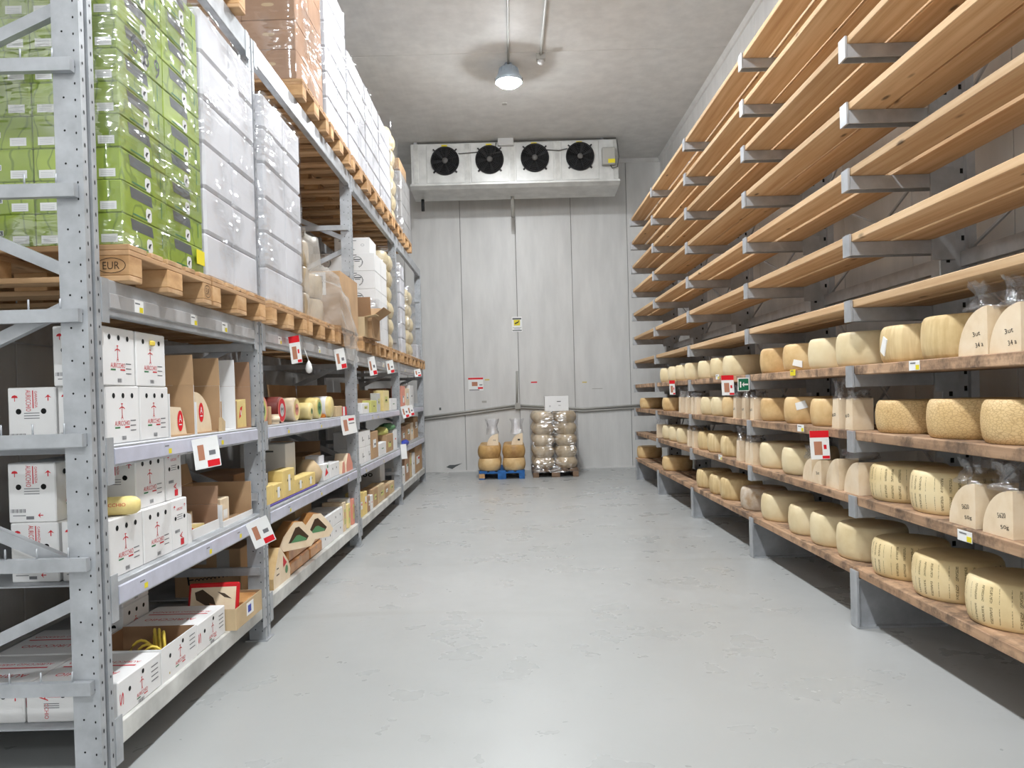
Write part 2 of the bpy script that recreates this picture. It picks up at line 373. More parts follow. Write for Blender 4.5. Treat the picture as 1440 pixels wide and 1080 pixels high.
FW = ((0, -1, 0), (0, 0, 1))                                # on a -X face
# ================================================================ THE ROOM
XL, XR, Y0, YB, ZC = -2.92, 3.0, -8.0, 14.5, 5.97
def struct(name, mb, mats, label=None):
    return tag(mb.build(name, mats), label, None, None, 'structure')
struct('floor', MB().box(XL-0.1, XR+0.1, Y0-0.1, YB+0.1, -0.1, 0.0), 'floor_resin')
wb = struct('wall_back', MB().box(XL-0.1, XR+0.1, YB+0.012, YB+0.12, 0, ZC+0.1), 'joint')
jx = [XL-0.1] + [on_y(p, 420, YB)[0] for p in (570, 649.5, 727, 805.3, 884)] + [XR+0.1]
for a, b in zip(jx[:-1], jx[1:]):
    MB().rbox(a+0.004, b-0.004, YB, YB+0.02, 0.0, ZC, 0.004).build('panel', 'panel_back', wb)
for nm, x0, x1, xa, xb in (('wall_left', XL-0.12, XL-0.012, XL-0.02, XL), ('wall_right', XR+0.012, XR+0.12, XR, XR+0.02)):
    w = struct(nm, MB().box(x0, x1, Y0, YB, 0, ZC+0.1), 'joint')
    y = YB
    while y > Y0+0.2:
        MB().rbox(xa, xb, max(Y0, y-1.12)+0.004, y-0.004, 0.0, ZC, 0.004).build('panel', 'panel_side', w); y -= 1.12
struct('wall_front', MB().box(XL-0.1, XR+0.1, Y0-0.1, Y0, 0, ZC+0.1), 'panel_back')
cl = struct('ceiling', MB().box(XL-0.1, XR+0.1, Y0-0.1, YB+0.1, ZC+0.012, ZC+0.12), 'joint')
cy = [Y0, 0.6, 5.2, 9.87, YB]
for a, b in zip(cy[:-1], cy[1:]):
    MB().rbox(XL, XR, a+0.003, b-0.003, ZC, ZC+0.02, 0.003).build('panel', 'panel_ceiling', cl)
def cove(name, pts_fn): struct(name, pts_fn, 'panel_back')
cove('trim_1', MB().prism([(YB-0.05, ZC), (YB, ZC), (YB, ZC-0.07), (YB-0.02, ZC-0.06)], 'X', XL, XR))
cove('trim_2', MB().prism([(XR-0.05, ZC), (XR, ZC), (XR, ZC-0.07), (XR-0.02, ZC-0.06)], 'Y', Y0, YB-0.05))
cove('trim_3', MB().prism([(XL+0.05, ZC), (XL, ZC), (XL, ZC-0.07), (XL+0.02, ZC-0.06)], 'Y', Y0, YB-0.05))
cove('baseboard_back', MB().box(-1.4, 2.6, YB-0.012, YB, 0.0, 0.03))

# ---------------------------------------------------------------- ceiling lamps
for i, y in enumerate(LAMP_Y):
    off = '' if i == 0 else '_offscreen'      # lamps of the same row, further along the ceiling than the picture shows
    t = thing('ceiling_lamp'+off, 'round bell shaped ceiling lamp, %s from the evaporator' % ('nearest', 'second', 'third', 'fourth', 'fifth')[i], 'lamp', (0.08, y, ZC), 0, 'lamps along the aisle ceiling')
    b = MB().lathe([(0.05, 0.0), (0.055, -0.035), (0.10, -0.05), (0.125, -0.07), (0.14, -0.14), (0.165, -0.175), (0.182, -0.205), (0.186, -0.256), (0.176, -0.256), (0.168, -0.215)], 32).build('housing', 'lamp_body', t)
    lm = MB()
    for k in range(16):
        a = 2*math.pi*k/16; c, s_ = math.cos(a), math.sin(a)
        lm.bar((0.128*c, 0.128*s_, -0.075), (0.143*c, 0.143*s_, -0.15), 0.006, 0.012)
    lm.build('cooling_fin', 'lamp_body', b)
    MB().lathe([(0.163, -0.222), (0.162, -0.246), (0.152, -0.272), (0.125, -0.296), (0.08, -0.311), (0.01, -0.317)], 32).build('lens'+off, 'lamp_lens', t)
    for sx in (-1, 1): MB().rbox(sx*0.18-0.012, sx*0.18+0.012, -0.02, 0.02, -0.252, -0.20, 0.004).build('clip', 'plastic_grey', t)
c1 = thing('lamp_conduit', 'grey conduit running along the ceiling from lamp to lamp', 'conduit', (0.08, 0, ZC-0.017))
for ya, yb in ((-1.753, 2.153), (2.247, 6.153), (6.247, 10.153)): MB().tube([(0, ya, 0), (0, yb, 0)], 0.016).build('pipe', 'plastic_grey', c1)
t = thing('ceiling_sensor', 'small sensor at the end of a second ceiling conduit', 'sensor', (0.51, 9.95, ZC))
MB().box(-0.06, 0.06, -0.05, 0.05, -0.075, 0.0).build('box', 'plastic_grey', t)
MB().lathe([(0.045, -0.075), (0.045, -0.11), (0.03, -0.125)], 20).build('cap', 'label_silver', t)
MB().tube([(0.03, -9.5, -0.018), (0.0, -0.05, -0.018)], 0.016).build('conduit', 'plastic_grey', t)
tag(MB().box(-0.02, 0.05, 11.55, 11.62, ZC-0.012, ZC).build('ceiling_clip', 'plastic_grey'), 'tiny grey clip on the bare ceiling beyond the lamp', 'clip')

# ---------------------------------------------------------------- evaporator
ev = thing('evaporator_unit', 'long white evaporator with four black fans under the ceiling', 'evaporator', (0, 0, 0))
EX0, EX1, EYF, EYB, EZ0, EZ1 = -1.66, 2.0, 13.2, 13.86, 5.2, 5.93
MB().rbox(EX0, EX1, EYF+0.01, EYB, EZ0, EZ1, 0.006).build('casing', 'steel_white', ev)
tr = MB().prism([(EYF-0.03, EZ0+0.02), (EYF-0.03, EZ0-0.015), (EYF+0.08, EZ0-0.06), (EYB+0.04, EZ0-0.10), (EYB+0.04, EZ0+0.02)], 'X', EX0-0.02, EX1+0.02)
tr.build('drip_tray', 'steel_white', ev)
fc = [on_y(px, py, EYF)[::2] for px, py in ((626, 227), (688.5, 225), (752, 222.5), (815.5, 220.5))]
for i, (fx, fz) in enumerate(fc):
    p = MB().rbox(fx-0.33, fx+0.33, EYF-0.006, EYF+0.012, EZ0+0.03, EZ1-0.02, 0.004).build('fan_panel', 'steel_white', ev)
    MB().rbox(fx-0.06, fx+0.04, EYF-0.012, EYF-0.006, EZ1-0.06, EZ1-0.03, 0.002).build('sticker', 'sticker_yellow', p)
    f = MB().lathe([(0.245, -0.006), (0.250, -0.012), (0.250, -0.045), (0.242, -0.05), (0.24, -0.012)], 36, 0, 'Y', (fx, EYF, fz)).build('fan', 'plastic_dark', ev)
    g = MB()
    for r in (0.225, 0.195, 0.165, 0.135, 0.105, 0.08):
        g.tube([(fx+r*math.cos(2*math.pi*k/24), EYF-0.052, fz+r*math.sin(2*math.pi*k/24)) for k in range(25)], 0.0035, 4)
    for k in range(8):
        a = 2*math.pi*k/8+0.3; g.tube([(fx+0.05*math.cos(a), EYF-0.055, fz+0.05*math.sin(a)), (fx+0.25*math.cos(a), EYF-0.048, fz+0.25*math.sin(a))], 0.004, 4)
    for k in range(4):
        a = math.pi/4+k*math.pi/2; g.bar((fx+0.24*math.cos(a), EYF-0.03, fz+0.24*math.sin(a)), (fx+0.29*math.cos(a), EYF-0.02, fz+0.29*math.sin(a)), 0.025, 0.025)
    g.build('guard', 'plastic_dark', f)
    bl = MB()
    for k in range(7):
        a = 2*math.pi*k/7
        P = [(fx+r*math.cos(a+da), EYF-0.03+dy, fz+r*math.sin(a+da)) for r, da, dy in ((0.05, -0.2, 0.012), (0.225, -0.28, 0.016), (0.225, 0.3, -0.012), (0.05, 0.3, -0.008))]
        bl.add(P, [(0, 1, 2, 3)])
    bl.build('blade', 'hole', f, False)
    MB().lathe([(0.055, -0.045), (0.05, -0.06), (0.02, -0.066)], 20, 0, 'Y', (fx, EYF, fz)).build('hub', 'cable', f)
    MB().lathe([(0.238, -0.0075), (0.002, -0.0085)], 32, 0, 'Y', (fx, EYF, fz)).build('recess', 'hole', f)
for x in (EX0+0.09, (fc[0][0]+fc[1][0])/2, (fc[1][0]+fc[2][0])/2, (fc[2][0]+fc[3][0])/2, EX1-0.05):
    MB().box(x-0.04, x+0.04, EYF-0.003, EYF+0.011, EZ0+0.03, EZ1-0.02).build('seam_plate', 'beam_paint', ev)
for x in (EX0+0.08, 0.0, EX1-0.28):
    MB().box(x-0.03, x+0.03, EYF+0.04, EYF+0.1, EZ1, ZC).build('hanger', 'galv', ev)
jb = MB().rbox(1.70, 1.93, EYF-0.13, EYF-0.004, 5.45, 5.75, 0.012).build('junction_box', 'plastic_grey', ev)
MB().rbox(1.80, 1.92, EYF-0.136, EYF-0.13, 5.47, 5.54, 0.002).build('warning_label', 'sticker_yellow', jb)
MB().rbox(-0.12, 0.16, EYF-0.09, EYF-0.004, 5.84, 5.97, 0.01).build('terminal_box', 'label_silver', ev)
cb = MB()
cb.tube([(fc[0][0]+0.24, EYF-0.03, 5.74), (-0.8, EYF-0.03, 5.73), (fc[1][0]-0.2, EYF-0.03, 5.75)], 0.009, 6)
cb.tube([(fc[1][0]+0.22, EYF-0.03, 5.75), (-0.25, EYF-0.03, 5.71), (-0.17, EYF-0.03, 5.76), (-0.15, EYF-0.04, 5.9)], 0.012, 6)
cb.tube([(fc[2][0]+0.2, EYF-0.03, 5.76), (0.95, EYF-0.03, 5.74), (fc[3][0]-0.22, EYF-0.03, 5.77)], 0.009, 6)
cb.tube([(1.85, EYF-0.06, 5.45), (1.88, EYF-0.06, 5.40), (1.97, EYF-0.06, 5.42), (2.0, EYF-0.05, 5.6), (1.97, EYF-0.05, 5.9)], 0.011, 6)
cb.tube([(0.16, EYF-0.03, 5.92), (1.2, EYF-0.03, 5.93), (1.96, EYF-0.03, 5.93)], 0.008, 6)
cb.build('cable', 'cable', ev)
px, _, pz = on_y(721, 300, 14.1)
MB().tube([(px, EYB-0.12, EZ0-0.08), (px, EYB-0.06, EZ0-0.14), (px+0.005, 13.86, 4.76)], 0.035, 12).build('drain_pipe', 'plastic_grey', ev)
x, _, z = on_y(595, 297, 13.8)
MB().tube([(x, 13.8, z), (x, 13.8, EZ0-0.08)], 0.03, 12).build('pipe_stub', 'plastic_dark', ev)

# ---------------------------------------------------------------- wall conduit and wall signs
cd = thing('wall_conduit', 'grey double conduit with junction box across the back wall', 'conduit', (0, 0, 0))
W = lambda px, py, d=0.03: (on_y(px, py, YB)[0], YB-d, on_y(px, py, YB)[2])
for dz in (0.0, 0.055):
    a, b, c, d_ = W(585, 588), W(724, 570), W(732, 570), W(905, 569)
    m = W(820, 575)
    MB().tube([(a[0], a[1], a[2]-dz), (b[0], b[1], b[2]-dz*0.8)], 0.02).build('pipe', 'plastic_grey', cd)
    MB().tube([(c[0], c[1], c[2]-dz*0.8), (m[0], m[1], m[2]-dz*0.8), (d_[0], d_[1], d_[2]-dz)], 0.02).build('pipe', 'plastic_grey', cd)
p, q = W(727, 566), W(727, 522)
MB().tube([p, q], 0.022).build('pipe', 'plastic_grey', cd)
j = W(728, 570)
jbx = MB().rbox(j[0]-0.05, j[0]+0.05, YB-0.085, YB-0.0, j[2]-0.075, j[2]+0.045, 0.008).build('box', 'plastic_grey', cd)
def wall_sign(name, label, px, py, w, h, fn, cat='sign', mat='paper', d=0.006):
    x, _, z = on_y(px, py, YB)
    t = thing(name, label, cat, (x, YB, z)); MB().rbox(-w/2, w/2, -d, 0, -h/2, h/2, 0.001).build('board', mat, t)
    if fn:
        mb = MB(); mats = fn(mb, (0, -d-0.001, 0)); mb.build('print', mats, t, False)
    return t
def s_cam(mb, o):
    u, v = FN
    mb.rect(o, u, v, 0, 0.105, 0.17, 0.03, 1); mb.rect(o, u, v, 0, 0.03, 0.12, 0.11, 0)
    o2 = (o[0], o[1]-0.0005, o[2]); mb.poly(o2, u, v, [(-0.05, 0.02), (-0.035, 0.0), (0.03, 0.03), (0.03, 0.055)], 2); mb.rect(o2, u, v, 0.035, 0.06, 0.02, 0.02, 2)
    mb.rect(o, u, v, 0, -0.065, 0.17, 0.006, 1); mb.rect(o, u, v, 0, -0.12, 0.18, 0.018, 1); mb.rect(o, u, v, 0, -0.09, 0.12, 0.008, 3)
    return ['sticker_yellow', 'ink_slate', 'ink_black', 'ink_purple']
wall_sign('camera_sign', 'small white and yellow surveillance sign on the back wall joint', 727, 456, 0.2, 0.29, s_cam)
def s_red(mb, o):
    u, v = FN
    mb.rect(o, u, v, 0, 0.105, 0.29, 0.035, 0); mb.rect(o, u, v, -0.02, 0.0, 0.11, 0.08, 1); mb.rect(o, u, v, 0.09, -0.08, 0.1, 0.035, 0)
    mb.rect(o, u, v, -0.03, -0.115, 0.2, 0.018, 2); mb.rect(o, u, v, 0.1, -0.02, 0.06, 0.02, 2); return ['tag_red', 'ink_photo', 'ink_grey']
wall_sign('price_poster', 'white price sheet with red bands taped on the back wall', 669, 540, 0.29, 0.26, s_red, 'poster')
for px, py, w, h, m, lb in ((685, 534, 0.09, 0.03, 'ink_gold', 'small yellowed tape scrap beside the red banded price sheet'), (751, 537.5, 0.12, 0.025, 'tag_red', 'thin red tape scrap on the back wall'),
                            (822, 537.5, 0.09, 0.025, 'ink_gold', 'short gold tape scrap high above the wrapped wheels'), (840, 546.5, 0.2, 0.012, 'plastic_grey', 'long grey scuffed tape strip on the back wall'),
                            (681, 565, 0.09, 0.04, 'plastic_grey', 'torn grey paper scrap just above the sloping conduit'), (619, 575, 0.04, 0.05, 'ink_slate', 'little dark scrap on the wall beside the rack end')):
    x, _, z = on_y(px, py, YB)
    tag(MB().rbox(x-w/2, x+w/2, YB-0.003, YB, z-h/2, z+h/2, 0.001).build('tape_scrap', m), lb, 'tape')
x, _, z = on_y(636, 656, YB)
tag(MB().poly((x, YB-0.004, z), (1, 0, 0), (0, 0, 1), [(-0.12, -0.01), (0.0, -0.05), (0.06, -0.01), (0.2, 0.06), (0.05, 0.03), (-0.05, 0.03)]).build('wall_dent', 'ink_slate', None, False), 'dark torn dent low on the back wall', 'dent')

# ================================================================ LEFT PALLET RACK
XF, XBK = -1.54, -2.66            # aisle face, back face
PY = (2.78, 4.60, 7.43, 10.30, 13.09)
LV = (0.24, 0.785, 1.31, 1.95, 3.70); LH = (0.09, 0.10, 0.085, 0.14, 0.13)
rk = thing('pallet_rack', 'tall grey galvanised pallet rack filling one side of the aisle', 'rack', (0, 0, 0))
def post_mesh(h, front):
    mb = MB()
    s = 1 if front else -1
    mb.box(-0.05, 0.025, -0.045, 0.045, 0, h) if front else mb.box(-0.025, 0.05, -0.045, 0.045, 0, h)
    for a, b in ((-0.045, -0.012), (0.012, 0.045)): mb.box(min(0.025*s, 0.05*s), max(0.025*s, 0.05*s), a, b, 0, h)
    return mb.mesh('post', 'galv')
def perf_mesh(h, front):
    mb = MB(); z = 0.06; k = 0
    s = 1 if front else -1
    while z < h-0.04:
        if front:
            mb.disc((0, -0.0458, z), (1, 0, 0), (0, 0, 1), 0.03, 0, 0.003, 0.005, 0, 8)
            if k % 2 == 0: mb.disc((0, -0.0458, z), (1, 0, 0), (0, 0, 1), -0.012, 0.01, 0.004, 0.004, 0, 8)
        for yy in (-0.029, 0.029): mb.disc((0.0508*s, yy, z+0.02), (0, 1, 0), (0, 0, 1), 0, 0, 0.004, 0.009 if k % 2 else 0.006, 0, 8)
        mb.rect((0.0258*s, 0, z), (0, 1, 0), (0, 0, 1), 0, 0.02, 0.012, 0.03, 0)
        z += 0.06; k += 1
    return mb.mesh('perforations', 'hole', False)
HP = 3.698
for i, yc in enumerate(PY):
    for front in (True, False):
        xc = XF-0.05 if front else XBK+0.05
        po = obj('post', cached(('post', front), lambda: post_mesh(HP, front)), rk, (xc, yc, 0))
        obj('perforations', cached(('perf', front), lambda: perf_mesh(HP, front)), po)
        MB().box(-0.07, 0.065, -0.065, 0.065, 0.0, 0.008).build('foot_plate', 'galv', po)
    z = 0.433
    while z < 3.6:
        mb = MB(); yb = yc-0.062
        mb.box(XBK+0.0, XF-0.018, yb-0.014, yb+0.014, z-0.024, z+0.024)
        if i == 0:
            for k in range(9): mb.tube([(XF-0.09-0.115*k, yb, z+0.02), (XF-0.09-0.115*k, yb, z+0.062)], 0.0035, 5)
        mb.build('brace', 'galv', rk)
        z += 0.4535
    zs = [(0.25, True), (0.80, False), (1.35, True), (1.90, False), (2.45, True), (3.0, False), (3.55, True)]
    for (za, fa), (zb, fb) in zip(zs[:-1], zs[1:]):
        # meets the aisle post at 0.8, 1.9, 3.0 and the rear post between
        xa = XF-0.06 if not fa else XBK+0.06; xb = XF-0.06 if not fb else XBK+0.06
        MB().bar((xa, yc+0.0, za+0.05), (xb, yc+0.0, zb-0.05), 0.03, 0.045).build('diagonal_brace', 'galv', rk)
for i in range(4):
    ya, yb = PY[i]+0.046, PY[i+1]-0.046
    for l, (z, h) in enumerate(zip(LV, LH)):
        mt = 'beam_paint' if l == 0 else 'galv'
        for nm, x0, x1 in (('beam', XF-0.05, XF), ('rear_beam', XBK, XBK+0.05)):
            b = MB().rbox(x0, x1, ya, yb, z-h, z, 0.004).build('beam', mt, rk)
            if x1 == XF:
                for yy, s in ((ya, 1), (yb, -1)):
                    MB().box(XF, XF+0.004, min(yy, yy+s*0.05), max(yy, yy+s*0.05), z-max(h, 0.12)-0.03, z+(0.03 if l < 3 else 0.0)).build('beam_connector', 'galv', b)
        if l < 3:
            n = 4 if i else 3; w = (yb-ya)/n
            for k in range(n):
                mb = MB(); mb.box(XBK+0.05, XF-0.05, ya+k*w+0.003, ya+(k+1)*w-0.003, z-0.006, z)
                for q in range(1, 4): mb.box(XBK+0.05, XF-0.05, ya+(k+q/4)*w-0.006, ya+(k+q/4)*w+0.006, z-0.035, z-0.006)
                mb.build('deck_panel', 'deck', rk)
        if l in (1, 2, 3):
            z0, z1 = {1: (0.692, 0.765), 2: (1.233, 1.298), 3: (1.838, 1.898)}[l]
            rail = MB().prism([(XF, z0), (XF+0.007, z0+0.004), (XF+0.007, z1-0.004), (XF, z1)], 'Y', ya+0.054, yb-0.054).build('price_rail', 'rail' if l < 3 else 'rail_grey', rk)
            rng = random.Random(i*10+l)
            for k in range(3 if i < 2 else 2):
                y = ya+0.2+(yb-ya-0.4)*(k+rng.random()*0.7)/3
                st = MB(); o = (XF+0.0078, y, (z0+z1)/2); u, v = FX
                st.rect(o, u, v, 0, 0, 0.075, 0.05, 0); st.rect((o[0]+0.0004, o[1], o[2]), u, v, 0.018, -0.012, 0.03, 0.022, 1); st.rect((o[0]+0.0004, o[1], o[2]), u, v, -0.012, 0.012, 0.04, 0.006, 2)
                st.build('price_label', ['rail' if l < 3 else 'paper', 'sticker_yellow', 'ink_grey'], rail, False)

# ================================================================ RIGHT CANTILEVER RACK
CY = (2.42, 4.475, 6.42, 8.54, 10.54, 12.37)
RXF = 2.05
RZ = [0.36]+[0.797+0.3936*k for k in range(10)]       # top of the planks at each level
cr = thing('cantilever_rack', 'tall cantilever rack with eleven plank shelves along the wall', 'rack', (0, 0, 0))
COLX0, COLX1 = 2.585, 2.76
def col_perf():
    mb = MB(); z = 0.3
    while z < 4.6:
        mb.rect((COLX0+0.05, -0.0012, z), (1, 0, 0), (0, 0, 1), 0, 0, 0.022, 0.03); mb.rect((COLX1-0.035, -0.0012, z+0.03), (1, 0, 0), (0, 0, 1), 0, 0, 0.018, 0.03); z += 0.1
    return mb.mesh('perforations', 'hole', False)
def arm_mesh():
    mb = MB(); mb.box(RXF+0.01, COLX0, 0.0, 0.006, -0.128, -0.054); mb.box(RXF+0.01, COLX0, 0.084, 0.09, -0.128, -0.054); mb.box(RXF+0.01, COLX0, 0.0, 0.09, -0.054, -0.048)
    return mb.mesh('arm', 'galv')
for yc in CY:
    c = MB().rbox(COLX0, COLX1, 0.0, 0.1, 0.0, 4.72, 0.006).build('column', 'galv', cr); c.location = (0, yc, 0)
    obj('perforations', cached('colperf', col_perf), c)
    MB().box(COLX1-0.02, COLX1+0.03, -0.03, 0.13, 0, 4.7).build('column_flange', 'galv', c)
    b = MB(); b.box(RXF+0.008, COLX0, 0.036, 0.054, 0.012, 0.29); b.box(RXF+0.008, COLX0, 0.0, 0.09, 0.0, 0.012); b.box(RXF+0.008, COLX0, 0.0, 0.09, 0.288, 0.302)
    bo = b.build('base_foot', 'galv', cr); bo.location = (0, yc, 0)
    MB().box(RXF-0.004, RXF+0.008, 0.0, 0.09, 0.004, 0.345).build('end_plate', 'galv', bo)
    for z in RZ[1:]:
        a = obj('arm', cached('arm', arm_mesh), cr, (0, yc, z))
        obj('end_plate', cached('armplate', lambda: MB().box(RXF-0.004, RXF+0.008, 0.0, 0.09, -0.130, 0.0).mesh('end_plate', 'galv')), a)
        obj('bracket', cached('armbr', lambda: MB().box(COLX0-0.05, COLX0+0.09, -0.012, 0.0, -0.17, -0.01).mesh('bracket', 'galv')), a)
for a, b in zip(CY[:-1], CY[1:]):
    for z in (0.62, 2.16, 3.05, 4.45): MB().box(COLX1-0.05, COLX1, a+0.1, b, z, z+0.09).build('tie_beam', 'galv', cr)
    for z0, z1 in ((0.72, 2.14), (2.26, 3.03), (3.16, 4.43)):
        MB().bar((COLX1-0.02, a+0.1, z0), (COLX1-0.02, b, z1), 0.015, 0.015).build('cross_brace', 'galv', cr)
        MB().bar((COLX1+0.005, a+0.1, z1), (COLX1+0.005, b, z0), 0.015, 0.015).build('cross_brace', 'galv', cr)
PW, PT = 0.225, 0.046
for l, z in enumerate(RZ):
    mt = 'plank_worn' if l < 4 else 'plank_clean'; pt = 0.056 if l < 4 else PT
    if l == 0: pt = 0.052
    joints = [2.1, CY[1]+0.06+0.03*(l % 3), CY[3]+0.045, CY[5]+0.17] if l % 2 == 0 else [2.1, CY[1]+0.055, CY[2]+0.045, CY[4]+0.045, CY[5]+0.17]
    for r in range(2):
        rng = random.Random(l*7+r)
        x0 = RXF+0.012+r*(PW+(0.012 if l % 4 == 3 else 0.032)+rng.uniform(-0.006, 0.006))
        for ya, yb in zip(joints[:-1], joints[1:]):
            w = PW+rng.uniform(-0.012, 0.008)
            o = MB().rbox(-w/2, w/2, -(yb-ya)/2+0.004, (yb-ya)/2-0.004, -pt, 0, 0.004).build('plank', mt, cr)
            o.location = (x0+w/2, (ya+yb)/2, z)
for o in COL.objects:
    if o.name.split('.')[0] in ('perforations', 'cooling_fin', 'blade', 'guard'): o['kind'] = 'stuff'
# ================================================================ PALLETS
def pallet(label, cx, cy, z, style='raw', rz=0.0, group=None, eur=False):
    t = thing('wooden_pallet', label, 'pallet', (cx, cy, z), rz, group)
    mx, my, mb_ = {'raw': ('pallet_x', 'pallet_y', 'pallet_block'), 'blue': ('pallet_blue',)*3, 'old': ('pallet_old',)*3}[style]
    def pc(name, key, x, y, zz, sx, sy, sz, mat):
        return obj(name, cached(('pl', key, style), lambda: MB().rbox(-sx/2, sx/2, -sy/2, sy/2, 0, sz, 0.003).mesh(name, mat)), t, (x, y, zz))
    for y, w in ((-0.35, 0.1), (0, 0.145), (0.35, 0.1)): pc('bottom_board', ('b', w), 0, y, 0, 1.2, w, 0.022, mx)
    for x in (-0.5275, 0, 0.5275):
        for y, w in ((-0.35, 0.1), (0, 0.145), (0.35, 0.1)):
            bk = pc('block', ('k', w), x, y, 0.022, 0.145, w, 0.078, 'pallet_block' if style == 'blue' and x > 0.4 and y < -0.2 else mb_)
            if style == 'blue' and x > 0.4 and y < -0.2: bk.data = MB().rbox(-0.0725, 0.0725, -w/2, w/2, 0, 0.078, 0.003).mesh('block', 'pallet_block')
            if eur and x > 0.4 and y != 0:
                p = MB(); o_, (u, v) = (0, -w/2-0.0008, 0.039), FN
                if y > 0: o_, (u, v) = (0.0733, 0, 0.039), FX
                s = 1.0 if y < 0 else 0.65
                p.text('EUR', o_, u, v, 0, 0, 0.03, 0.066*s); p.ring(o_, u, v, 0, 0, 0.058*s, 0.031, 0.003)
                p.build('print', 'ink_brown', bk, False)
        pc('cross_board', 'c', x, 0, 0.1, 0.145, 0.8, 0.022, my)
    for y, w in ((-0.3275, 0.145), (-0.1638, 0.1), (0, 0.145), (0.1638, 0.1), (0.3275, 0.145)): pc('top_board', ('t', w), 0, y, 0.122, 1.2, w, 0.022, mx)
    return t
PX = -1.48-0.6
PG1, PG2 = 'pallets on the middle beams', 'pallets on the top beams'
pal = [(3.33, 'pallet stamped EUR under the wrapped green cartons', True), (4.15, 'pallet under the six layer white stack next to the green cartons', False),
       (5.07, 'pallet under the white stack just past the second upright', False), (5.93, 'pallet under the plastic draped cheese wheels', False),
       (6.86, 'pallet under the tall brown carton with a label', False), (7.93, 'pallet under the small carton with raised flaps', False),
       (8.86, 'pallet under the white cartons printed with a round emblem', False), (9.75, 'pallet under the first column of netted cheeses', False),
       (10.76, 'pallet under the narrow white carton stack', False), (11.63, 'pallet under the second netted cheese column', False), (12.55, 'pallet at the end of the beams beside the back wall', False)]
for y, lb, e in pal: pallet(lb, PX, y, LV[3], 'raw', 0, PG1, e)
pal2 = [(3.95, 'empty pallet on the top beams above the wrapped green cartons'), (5.94, 'pallet under the wrapped brown cartons on the top beams'),
        (6.81, 'pallet under the tallest white stack on the top beams'), (7.70, 'pallet under the second white stack of the top beams'), (8.54, 'pallet under the third white stack of the top beams'),
        (9.38, 'pallet under the last white stack of the top beams'), (10.24, 'pallet under the netted cheeses on the top beams'), (11.2, 'pallet under the grey wrapped cartons on the top beams')]
for y, lb in pal2: pallet(lb, PX, y, LV[4], 'raw', 0, PG2)
PT3, PT4 = LV[3]+0.144, LV[4]+0.144

# ---------------------------------------------------------------- stacks of cartons and film
def film(label, x0, x1, y0, y1, z0, z1, amp=0.006, mat='film_wrap', seed=1, extra=None):
    rng = random.Random(seed); t = thing('shrink_wrap', label, 'wrap', ((x0+x1)/2, (y0+y1)/2, z0))
    hx, hy, H = (x1-x0)/2, (y1-y0)/2, z1-z0
    n1, n2, nz = max(4, int(hx*2/0.09)), max(4, int(hy*2/0.09)), max(4, int(H/0.09))
    loop = [(hx, -hy+2*hy*i/n2) for i in range(n2)]+[(hx-2*hx*i/n1, hy) for i in range(n1)]+[(-hx, hy-2*hy*i/n2) for i in range(n2)]+[(-hx+2*hx*i/n1, -hy) for i in range(n1)]
    N = len(loop); P = []; F = []
    for k in range(nz+1):
        for (x, y) in loop:
            d = rng.uniform(0, amp); sx = 1 if x > 0 else -1; sy = 1 if y > 0 else -1
            ex = abs(abs(x)-hx) < 1e-6; ey = abs(abs(y)-hy) < 1e-6
            if ex and ey: x, y = x-sx*0.006, y-sy*0.006
            P.append((x+(sx*d if ex else 0), y+(sy*d if ey else 0), H*k/nz))
    for k in range(nz):
        for i in range(N):
            j = (i+1) % N; F.append((k*N+i, k*N+j, (k+1)*N+j, (k+1)*N+i))
    mb = MB(); mb.add(P, F, 0, True); mb.build('film', mat, t)
    if extra: extra(t, hx, hy, H)
    return t
ORD = ('first', 'second', 'third', 'fourth', 'fifth', 'sixth', 'seventh', 'eighth', 'ninth', 'tenth', 'eleventh', 'twelfth', 'thirteenth', 'fourteenth', 'fifteenth')
def stack(name, label, cat, group, xf, y0, z0, nx, ny, nl, d, parts, only_visible=True, jit=0.004, seed=3):
    rng = random.Random(seed); dx, dy, dz = d; out = []
    for l in range(nl):
        for ix in range(nx):
            for iy in range(ny):
                if only_visible and ix > 0 and iy > 0: continue
                pos = ('aisle side' if ix == 0 else ('inner row', 'inmost row')[ix-1]) + ('' if ny == 1 else (' near end frame', ' toward back wall')[iy])
                t = thing(name, '%s, %s layer up, %s' % (label, ORD[l], pos), cat, (xf-dx*(ix+0.5)-rng.uniform(0, jit), y0+dy*(iy+0.5)+rng.uniform(-1, 1)*jit*0.4, z0+dz*l), 0, group)
                for nm, me in parts: obj(nm, me, t)
                out.append(t)
    return out
